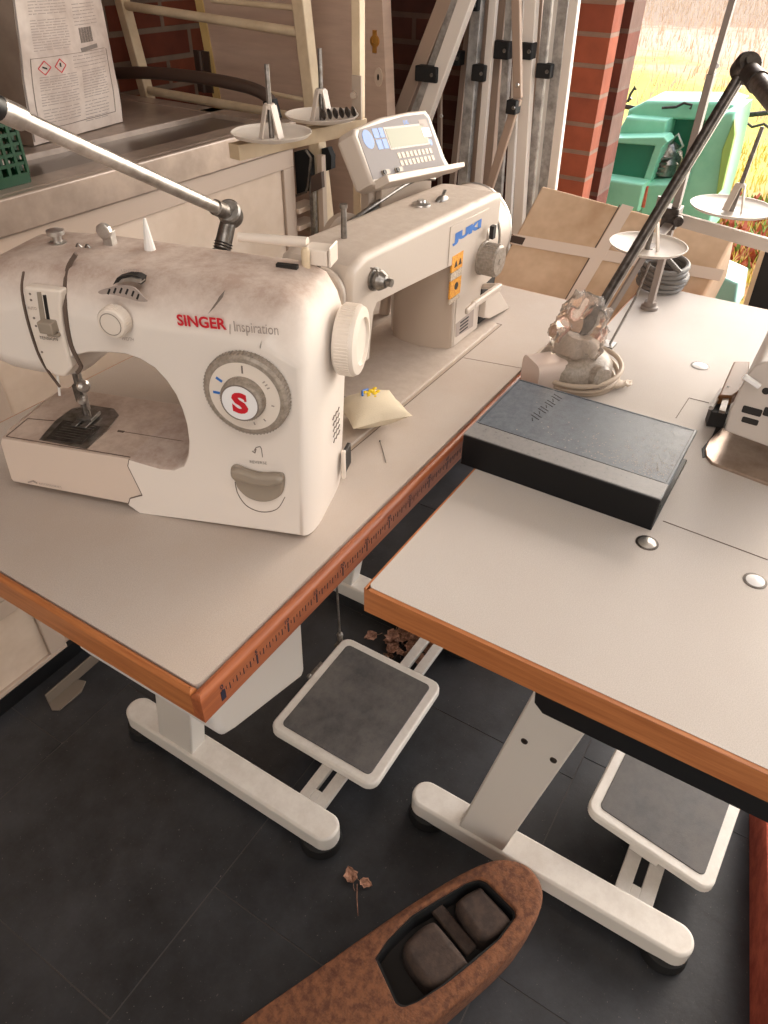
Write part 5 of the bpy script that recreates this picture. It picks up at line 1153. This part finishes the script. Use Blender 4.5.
for cx, cy, w, h, X in ((427, 74, 6.2, 3.4, 154.5), (455, 58, 3.4, 3.2, 166), (479, 73, 3.6, 3.6, 164.5), (501, 50, 4.6, 3.8, 167), (527, 51, 3.0, 3.4, 160.5), (544, 71, 3.8, 3.0, 163.5), (512, 107, 2.6, 3.0, 152.6), (472, 5, 3.6, 2.4, 166)):
    p = at(cx, cy, X, 0); m = MB(); m.box((X - .8, p.y - w / 2, p.z - h / 2), (X + 2.4, p.y + w / 2, p.z + h / 2)); j = m.build('joint', 'rubber', CF, bevel=.3)
    MB().lathe((X - .8, p.y - w * .28, p.z), (-1, 0, 0), [(.45, 0), (.4, .25)], 10).build('rivet', 'steel', j)
for cx, cy in ((517, 85), (441, 116)):
    p = at(cx, cy, 152.8, 0); MB().lathe((153, p.y, p.z), (-1, 0, 0), [(.5, 0), (.4, .3)], 10).build('rivet', 'chrome', CF)

# ================================================================== CARDBOARD PACKAGE behind the table (leaning)
P0 = at(500, 260, 124, 0); 
# plane through P0 containing S-ish direction and a sloping direction
best = None
yd = Vector((0, -1, 0))
def on_plane(px, py, P, n):
    d = RM.transposed() @ Vector(((px - 384) / FPX, (py - 512) / FPX, 1.0)); return CAM + d * ((P - CAM).dot(n) / d.dot(n))
al = math.radians(38); slope = Vector((math.cos(al), 0, math.sin(al))); nrm = slope.cross(yd).normalized()
if nrm.z < 0: nrm = -nrm
bA = on_plane(542, 185, P0, nrm); bB = P0; bC = on_plane(735, 237, P0, nrm); bD = on_plane(706, 293, P0, nrm)
BX = thing('cardboard_package', 'large brown cardboard package with crossed pale tape behind the tables', 'package', ((bA.x + bD.x) / 2, (bA.y + bD.y) / 2, FZ))
thk = 13
m = MB(); F4 = [bA, bB - slope * 16, bD + (bD - bC).normalized() * 16, bC]
m.add(F4 + [p - nrm * thk for p in F4], [[0, 1, 2, 3], [4, 7, 6, 5], [0, 4, 5, 1], [1, 5, 6, 2], [2, 6, 7, 3], [3, 7, 4, 0]]); bb = m.build('box', 'cardboard', BX, bevel=.6, bseg=3)
def bline(pa, pb, w, name, m_, d=.12):
    a = on_plane(*pa, P0, nrm) + nrm * d; b = on_plane(*pb, P0, nrm) + nrm * d; m = MB(); m.bar(a, b, w, .06, up=nrm); m.build(name, m_, bb, smooth=0)
bline((511, 239), (722, 276), 2.6, 'tape_strip', 'tape'); bline((628, 206), (562, 318), 2.6, 'tape_strip', 'tape', .16)
bline((620, 205), (556, 316), .25, 'fold_line', 'seam', .05); bline((510, 234), (600, 256), .2, 'fold_line', 'seam', .05)
bline((511, 239), (524, 242), 1.8, 'tape_dark_mark', 'hose', .2)  # dark brown mark at the left end of the tape
m = MB(); cx_ = (bB.x + 8); m.box((bB.x - 4, bD.y + 6, FZ), (bB.x + 22, bB.y - 6, bB.z - 30)); m.build('lower_box', 'cardboard', BX, bevel=.4)

# ================================================================== GREEN GARDEN MACHINE outside
XG = 262
def gp(px, py, X=XG): return at(px, py, X, 0)
GM = thing('garden_machine', 'green plastic-bodied garden machine with exposed engine outside the opening', 'garden machine', (XG + 25, 42, FZ))
def gpoly(pts, X, depth, name, m_, r=1.2, parent=GM):
    m = MB(); P_ = [gp(*q, X) for q in pts]; m.prism([(p.y, p.z) for p in P_], (X + depth, 0, 0), (0, -1, 0), (0, 0, 1), depth, r=r, r0=.2) if False else m.prism([(p.y, p.z) for p in P_], (X, 0, 0), (0, 1, 0), (0, 0, 1), depth, r0=r, r=.3)
    return m.build(name, m_, parent, smooth=40)
def down(px, py, X):  # same y, at ground
    p = gp(px, py, X); return (p.y, FZ)
def gpolyg(pts, X, depth, name, m_, r=1.2):
    m = MB(); P_ = [gp(*q, X) for q in pts]; poly = [(p.y, p.z) for p in P_]
    m.prism(poly, (X, 0, 0), (0, 1, 0), (0, 0, 1), depth, r0=r, r=.3); return m.build(name, m_, GM, smooth=40)
# upper hood, stepped front, side wing, dark engine bay
gpolyg([(628, 110), (646, 101), (722, 102), (735, 106), (733, 116), (728, 122), (626, 118)], XG + 24, 26, 'hood_top', 'green')
gpolyg([(626, 117), (668, 120), (663, 142), (612, 142)], XG + 17, 20, 'hood_front', 'green')
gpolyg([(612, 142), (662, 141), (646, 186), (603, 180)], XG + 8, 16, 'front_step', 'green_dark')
gpolyg([(612, 138), (664, 137), (668, 142), (662, 148), (648, 190), (641, 186), (655, 146), (612, 143)], XG + 7, 10, 'front_rim', 'green', .5)
gpolyg([(603, 178), (645, 184), (638, 212), (588, 206), (592, 188)], XG, 16, 'lower_front', 'green')
gpolyg([(728, 112), (736, 112), (722, 180), (706, 235), (672, 228), (694, 160), (708, 122)], XG + 4, 30, 'side_wing', 'green')
gpolyg([(734, 120), (735, 135), (722, 190), (716, 196), (722, 150)], XG + 3, 3, 'weathered_side', 'green_light', .4)
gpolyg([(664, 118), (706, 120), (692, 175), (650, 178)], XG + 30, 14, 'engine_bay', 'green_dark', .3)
gpolyg([(646, 184), (690, 184), (676, 232), (636, 226)], XG + 4, 20, 'lower_body', 'green')
gpolyg([(640, 185), (648, 187), (644, 208), (636, 206)], XG + 3, 3, 'red_panel', 'clay', .3)
m = MB(); c = gp(663, 160, XG + 20); m.sphere(c, 6.2, 20, 12, (1, 1.1, 1.1), fn=lambda d: 1 + .12 * noise.noise(d * 5)); m.lathe(c + Vector((-3, -2, -4)), (0, 0, 1), [(4.5, 0), (4.5, 4), (3, 6)], 18)
for k in range(4): m.lathe(c + Vector((-4, 1, -3 + k * 1.6)), (0, 0, 1), [(5.2, 0), (5.2, .5)], 18)
en = m.build('engine', 'steel', GM)
m = MB(); m.tube([gp(*q, XG + 16) for q in ((662, 150), (672, 140), (678, 134), (683, 146), (676, 152))], .5, 8); m.build('starter_bracket', 'chrome', en)
m = MB(); a = gp(622, 106, XG + 52); b = gp(775, 112, XG + 46); m.tube([gp(630, 103, XG + 52) + Vector((0, 0, 2)), a, gp(700, 120, XG + 50), b], .9, 10); 
m.tube([gp(*q, XG + 46) for q in ((748, 112), (746, 122), (752, 127), (764, 124), (772, 130))], .5, 8); m.tube([gp(*q, XG + 50) for q in ((628, 102), (630, 95), (635, 87), (636, 90))], .5, 8); m.build('handlebar', 'dark_steel', GM)
m = MB(); m.tube([gp(*q, XG + 23) for q in ((662, 108), (676, 107), (684, 103), (692, 105), (690, 109))], .45, 8); m.build('hood_clip', 'dark_steel', GM)
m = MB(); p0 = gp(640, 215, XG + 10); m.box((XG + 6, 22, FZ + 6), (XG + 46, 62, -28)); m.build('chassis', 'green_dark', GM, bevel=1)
for yy in (24, 60):
    m = MB(); m.lathe((XG + 26, yy, FZ + 8), (0, 1, 0), [(9, -2.5), (9.5, -1.5), (9.5, 1.5), (9, 2.5)], 28); m.build('wheel', 'rubber', GM)
# pale turquoise box and dark panel near the opening
pb = at(716, 290, 165, 0)
q = [at(*k, 172, 0) for k in ((716, 272), (737, 283), (731, 306), (702, 300))]
TQ = thing('plastic_box', 'pale turquoise plastic box beyond the far end of the right table', 'box', (176, q[0].y, FZ))
m = MB(); ymn = min(p.y for p in q); ymx = max(p.y for p in q); zt = at(720, 278, 176, 0).z; m.prism([(p.y, p.z) for p in (at(705, 269, 176, 0), at(738, 284, 176, 0), at(734, 312, 176, 0), at(698, 306, 176, 0))], (176, 0, 0), (0, 1, 0), (0, 0, 1), 14, r=.6, r0=.8); m.build('lid', 'aqua', TQ)
m = MB(); m.box((178, ymn - .5, FZ), (188, ymx, zt - 6)); m.build('tub', 'aqua', TQ, bevel=.5)
q = [at(*k, 150, 0) for k in ((745, 312), (768, 240), (790, 240), (790, 330))]
m = MB(); m.prism([(q[1].y, q[1].z), (q[0].y, q[0].z), (q[0].y, FZ), (-45, FZ), (-45, q[1].z)], (150, 0, 0), (0, 1, 0), (0, 0, 1), 3, r=.2)
BP = thing('metal_door', 'black metal door leaf with a pale edge at the right end of the opening', 'door', (151, -30, FZ)); m.build('sheet', 'black_metal', BP)
m = MB(); m.bar((149.6, q[0].y + .3, q[0].z), (149.6, q[1].y + .3, q[1].z), 1.0, .5, up=(1, 0, 0)); m.build('pale_edge', 'cream', BP)

# ================================================================== RUST-BROWN ARMREST THING on the floor, leaves, low brickwork
zc = -63.5
AR = thing('console_box', 'rust-brown fuzzy elongated console with two dark pads, on the slate floor', 'console', (at(440, 950, zc).x, at(440, 950, zc).y, FZ))
ou = [(150, 1095), (200, 1053), (240, 1022), (300, 980), (360, 937), (415, 899), (455, 875), (485, 861), (505, 857), (525, 862), (538, 874), (544, 890), (541, 908), (530, 930), (505, 960), (480, 984), (450, 1008), (400, 1048), (340, 1105), (250, 1180), (120, 1160)]
ou3 = [(p.x, p.y) for p in (at(*q, zc) for q in ou)]
oc = Vector((sum(p[0] for p in ou3) / len(ou3), sum(p[1] for p in ou3) / len(ou3)))
sp_ = spline([(p[0], p[1], 0) for p in ou3], 4, closed=True); ring = [(p.x, p.y) for p in sp_]
re = [(375, 957), (388, 938), (412, 914), (440, 897), (468, 881), (480, 878), (487, 881), (515, 909), (516, 916), (500, 938), (476, 959), (445, 984), (418, 1001), (403, 1007), (396, 1003)]
rp = [(p.x, p.y) for p in (at(*q, zc) for q in re)]
def resample_from(center, poly, n):
    out_ = []
    for i in range(n):
        a = 2 * PI * i / n; d = Vector((math.cos(a), math.sin(a))); best_ = 0
        for k in range(len(poly)):
            p = Vector(poly[k]) - center; q = Vector(poly[(k + 1) % len(poly)]) - center; e = q - p; den = d.x * e.y - d.y * e.x
            if abs(den) < 1e-9: continue
            t_ = (p.x * e.y - p.y * e.x) / den; s_ = (p.x * d.y - p.y * d.x) / den
            if t_ > 0 and -1e-6 <= s_ <= 1 + 1e-6: best_ = max(best_, t_)
        out_.append(center + d * best_)
    return out_
rc = Vector((sum(p[0] for p in rp) / len(rp), sum(p[1] for p in rp) / len(rp))); n = 160
O_ = resample_from(rc, ring, n); I_ = resample_from(rc, rp, n)
m = MB(); layers = []
def lay(P_, z): layers.append([(p.x, p.y, z) for p in P_])
grow = lambda P_, c_, k: [c_ + (p - c_) * k + (p - c_).normalized() * 0 for p in P_]
def inset(P_, d): return [p - (p - rc).normalized() * d for p in P_]
lay(inset(O_, 3.0), FZ); lay(inset(O_, 1.2), FZ + .5); lay(inset(O_, .4), -70); lay(inset(O_, .0), zc - 1.6); lay(inset(O_, .15), zc - .7); lay(inset(O_, .5), zc - .2); lay(inset(O_, 1.1), zc); lay(inset(I_, -.5), zc + .05); lay(inset(I_, -.1), zc - .1); lay(I_, zc - .5); lay(inset(I_, .3), zc - 5.5)
for L in layers: pass
vs = [p for L in layers for p in L]; m.add(vs, [[j * n + i, j * n + (i + 1) % n, (j + 1) * n + (i + 1) % n, (j + 1) * n + i] for j in range(len(layers) - 1) for i in range(n)])
m.build('shell', 'rust', AR, smooth=50)
m = MB(); m.add([(p.x, p.y, zc - 5.4) for p in inset(I_, .1)], [list(range(n))]); m.build('recess_floor', 'pad_tray', AR, smooth=0, solid=.3)
m = MB()
for i in range(0, n, 1):
    pass
m.add([(p.x, p.y, zc - .55) for p in I_] + [(p.x, p.y, zc - .5) for p in inset(I_, .35)] + [(p.x, p.y, zc - 5) for p in inset(I_, .4)], [[i, (i + 1) % n, n + (i + 1) % n, n + i] for i in range(n)] + [[n + i, n + (i + 1) % n, 2 * n + (i + 1) % n, 2 * n + i] for i in range(n)]); m.build('recess_lining', 'rubber', AR)
for k, q in enumerate((((403, 948), (418, 928), (432, 920), (440, 925), (466, 957), (466, 966), (445, 982), (432, 985), (420, 978)), ((457, 905), (462, 895), (478, 886), (484, 888), (510, 916), (509, 924), (492, 936), (482, 938), (472, 930)))):
    P_ = [at(*t_, zc - .6) for t_ in q]; P_ = spline([(p.x, p.y, 0) for p in P_], 4, closed=True)
    m = MB(); m.prism([(p.x, p.y) for p in P_], (0, 0, zc - 5.2), (1, 0, 0), (0, 1, 0), 4.6, r=1.3, seg=5, shrink=True); m.build('dark_pad', 'pad', AR, smooth=70)
a = at(436, 908, zc - 3); b = at(472, 952, zc - 3); m = MB(); m.bar(a, b, 2.2, 1.0); m.build('divider', 'pad', AR, bevel=.3)
# leaves
def leaf_mesh(name, s=1.0, seed=0):
    r_ = random.Random(seed); m = MB(); nx_, ny_ = 6, 3; vs = []
    for i in range(nx_ + 1):
        t_ = i / nx_; w = math.sin(PI * min(1, t_ * 1.0) ** .8) * .42 * (1 + .35 * (i % 2))
        for j in range(-ny_, ny_ + 1):
            s_ = j / ny_; vs.append(((t_ - .5) * 5 * s, s_ * w * 4 * s, (.25 + .75 * abs(s_) * r_.random() + .5 * r_.random()) * s + .1))
    c_ = 2 * ny_ + 1
    m.add(vs, [[i * c_ + j, (i + 1) * c_ + j, (i + 1) * c_ + j + 1, i * c_ + j + 1] for i in range(nx_) for j in range(c_ - 1)])
    m.tube([(-2.5 * s, 0, .3 * s), (-3.6 * s, .3 * s, .25), (-4.6 * s, .2 * s, .2)], .07 * s, 5); return m
LV = []
for k in range(4):
    o = leaf_mesh('dry_leaf', .8, k).build('dry_leaf', 'leaf', origin=(0, 0, 0), smooth=30); o.data.materials[0] = MT['leaf']; LV.append(o)
def place_leaf(k, x, y_, z, rz, label, sc=1, first=False, group=None, rx_=0, ry_=0):
    o = LV[k] if first else LV[k].copy()
    if not first: col.objects.link(o)
    o.location = M((x, y_, z)); o.rotation_euler = (rx_, ry_, rz); o.scale = (sc, sc, sc); o['label'] = label; o['category'] = 'leaf'
    if group: o['group'] = group
    elif 'group' in o: del o['group']
# loose leaf made of two lobes with a stalk
for o in LV: o.location = (0, 0, 0)
gl = 'dry brown leaves in the heap beyond the pedal, under the right table'
hc = at(413, 640, FZ)
first = [True] * 4; rr = random.Random(5)
for i in range(46):
    k = i % 4; ang_ = rr.uniform(0, 2 * PI); x = hc.x + rr.gauss(0, 4.8); y_ = hc.y + rr.gauss(0, 2.6) - (x - hc.x) * .25
    place_leaf(k, x, y_, FZ - TABLE * 0 + (i // 18) * .7, ang_, 'dry crumpled brown leaf in the heap on the floor beyond the left pedal', rr.uniform(.6, 1.1), first[k], 'dry leaves heaped beyond the pedal', rr.uniform(-.3, .3), rr.uniform(-.3, .3)); first[k] = False
lf = at(352, 882, FZ); lf2 = at(366, 884, FZ)
m = leaf_mesh('x', .62, 11); m2 = leaf_mesh('y', .5, 12)
def rotm(mb, a, o): 
    R_ = Matrix.Rotation(a, 3, 'Z'); mb.v = [R_ @ p + Vector(o) for p in mb.v]; return mb
m = MB(); A_ = leaf_mesh('a', .62, 11); rotm(A_, 0.9, (lf.x + .8, lf.y + .8, FZ)); B_ = leaf_mesh('b', .48, 12); rotm(B_, -1.4, (lf2.x, lf2.y, FZ))
m.add(A_.v, A_.f); m.add(B_.v, B_.f); st_ = at(357, 884, FZ + .3); se = at(358, 916, FZ + .2); m.tube([st_, (st_ + se) / 2 + Vector((0, .1, .2)), se], .08, 5)
tag(m.build('dry_leaf', 'leaf', origin=(lf.x, lf.y, FZ), smooth=30), 'single curled brown leaf with stalk lying on the slate beside the console', 'leaf')

a = at(751, 812, FZ + 1); b = at(752, 1060, FZ + 1)
m = MB(); q = [(a.x + 30, a.y + 2.2), (a.x, a.y), (b.x, b.y), (b.x, b.y - 40), (a.x + 30, a.y - 40)]
m.prism(q, (0, 0, FZ), (1, 0, 0), (0, 1, 0), 9, r=.4); structure(m.build('trim_2', 'brick_low', smooth=40), 'low red brick kerb at the bottom right')
m = MB(); m.prism([(q[0][0], q[0][1] - 3.2), (q[1][0], q[1][1] - 3.2), (q[2][0], q[2][1] - 3.2), (q[2][0], q[2][1] - 30), (q[0][0], q[0][1] - 30)], (0, 0, FZ + 8.9), (1, 0, 0), (0, 1, 0), .5); structure(m.build('trim_3', 'grout', smooth=0), 'grey mortar bed on the low brick kerb')

# ================================================================== LIGHT
W_ = bpy.data.worlds.new('sky'); bpy.context.scene.world = W_; W_.use_nodes = True; nt = W_.node_tree; bg = nt.nodes['Background']
sky = nt.nodes.new('ShaderNodeTexSky'); sky.sky_type = 'NISHITA'; sky.sun_disc = False; sky.sun_elevation = math.radians(28); sky.sun_rotation = math.radians(100); sky.dust_density = 3
mx = nt.nodes.new('ShaderNodeMix'); mx.data_type = 'RGBA'; mx.inputs['Factor'].default_value = .75; mx.inputs['B'].default_value = (1.25, 1.25, 1.28, 1)
nt.links.new(sky.outputs[0], mx.inputs['A']); nt.links.new(mx.outputs['Result'], bg.inputs['Color']); bg.inputs['Strength'].default_value = 1.15
def area(name, loc, target, sx, sy, power, color=(1, 1, 1)):
    l = bpy.data.lights.new(name, 'AREA'); l.shape = 'RECTANGLE'; l.size = sx / 100; l.size_y = sy / 100; l.energy = power; l.color = color
    o = bpy.data.objects.new(name, l); col.objects.link(o); o.location = M(loc); o.rotation_euler = (M(target) - M(loc)).to_track_quat('-Z', 'Y').to_euler(); return o
area('opening_daylight', (212, -120, 50), (0, -20, -30), 270, 190, 46, (1, .98, .96))
area('rear_fill_light', (-225, -120, 90), (40, 20, -10), 200, 130, 34, (1, .965, .93))  # added fill light behind the camera; no window is built there
area('ceiling_fill_light', (-40, -60, 166), (-10, -20, 0), 130, 60, 14, (1, .94, .88))  # added unseen warm fill light under the ceiling
sun = bpy.data.lights.new('sun', 'SUN'); sun.energy = 1.7; sun.angle = math.radians(6); sun.color = (1, .95, .86)
so = bpy.data.objects.new('sun', sun); col.objects.link(so); so.rotation_euler = Vector((.3, -.6, -.75)).to_track_quat('-Z', 'Y').to_euler()

# ================================================================== CAMERA
cam = bpy.data.cameras.new('camera'); co = bpy.data.objects.new('camera', cam); col.objects.link(co)
Rw = RM.transposed() @ Matrix(((1, 0, 0), (0, -1, 0), (0, 0, -1)))
co.matrix_world = Matrix.Translation(M(CAM)) @ Rw.to_4x4()
cam.sensor_fit = 'HORIZONTAL'; cam.sensor_width = 36; cam.lens = FPX / 768 * 36; cam.clip_start = .02; cam.clip_end = 200
sc = bpy.context.scene; sc.camera = co
sc.view_settings.view_transform = 'Standard'; sc.view_settings.look = 'None'; sc.view_settings.gamma = 1; sc.view_settings.use_curve_mapping = False; sc.view_settings.exposure = 0.12
sc.cycles.use_denoising = True
for o in bpy.data.objects:
    if 'o_' in o: del o['o_']
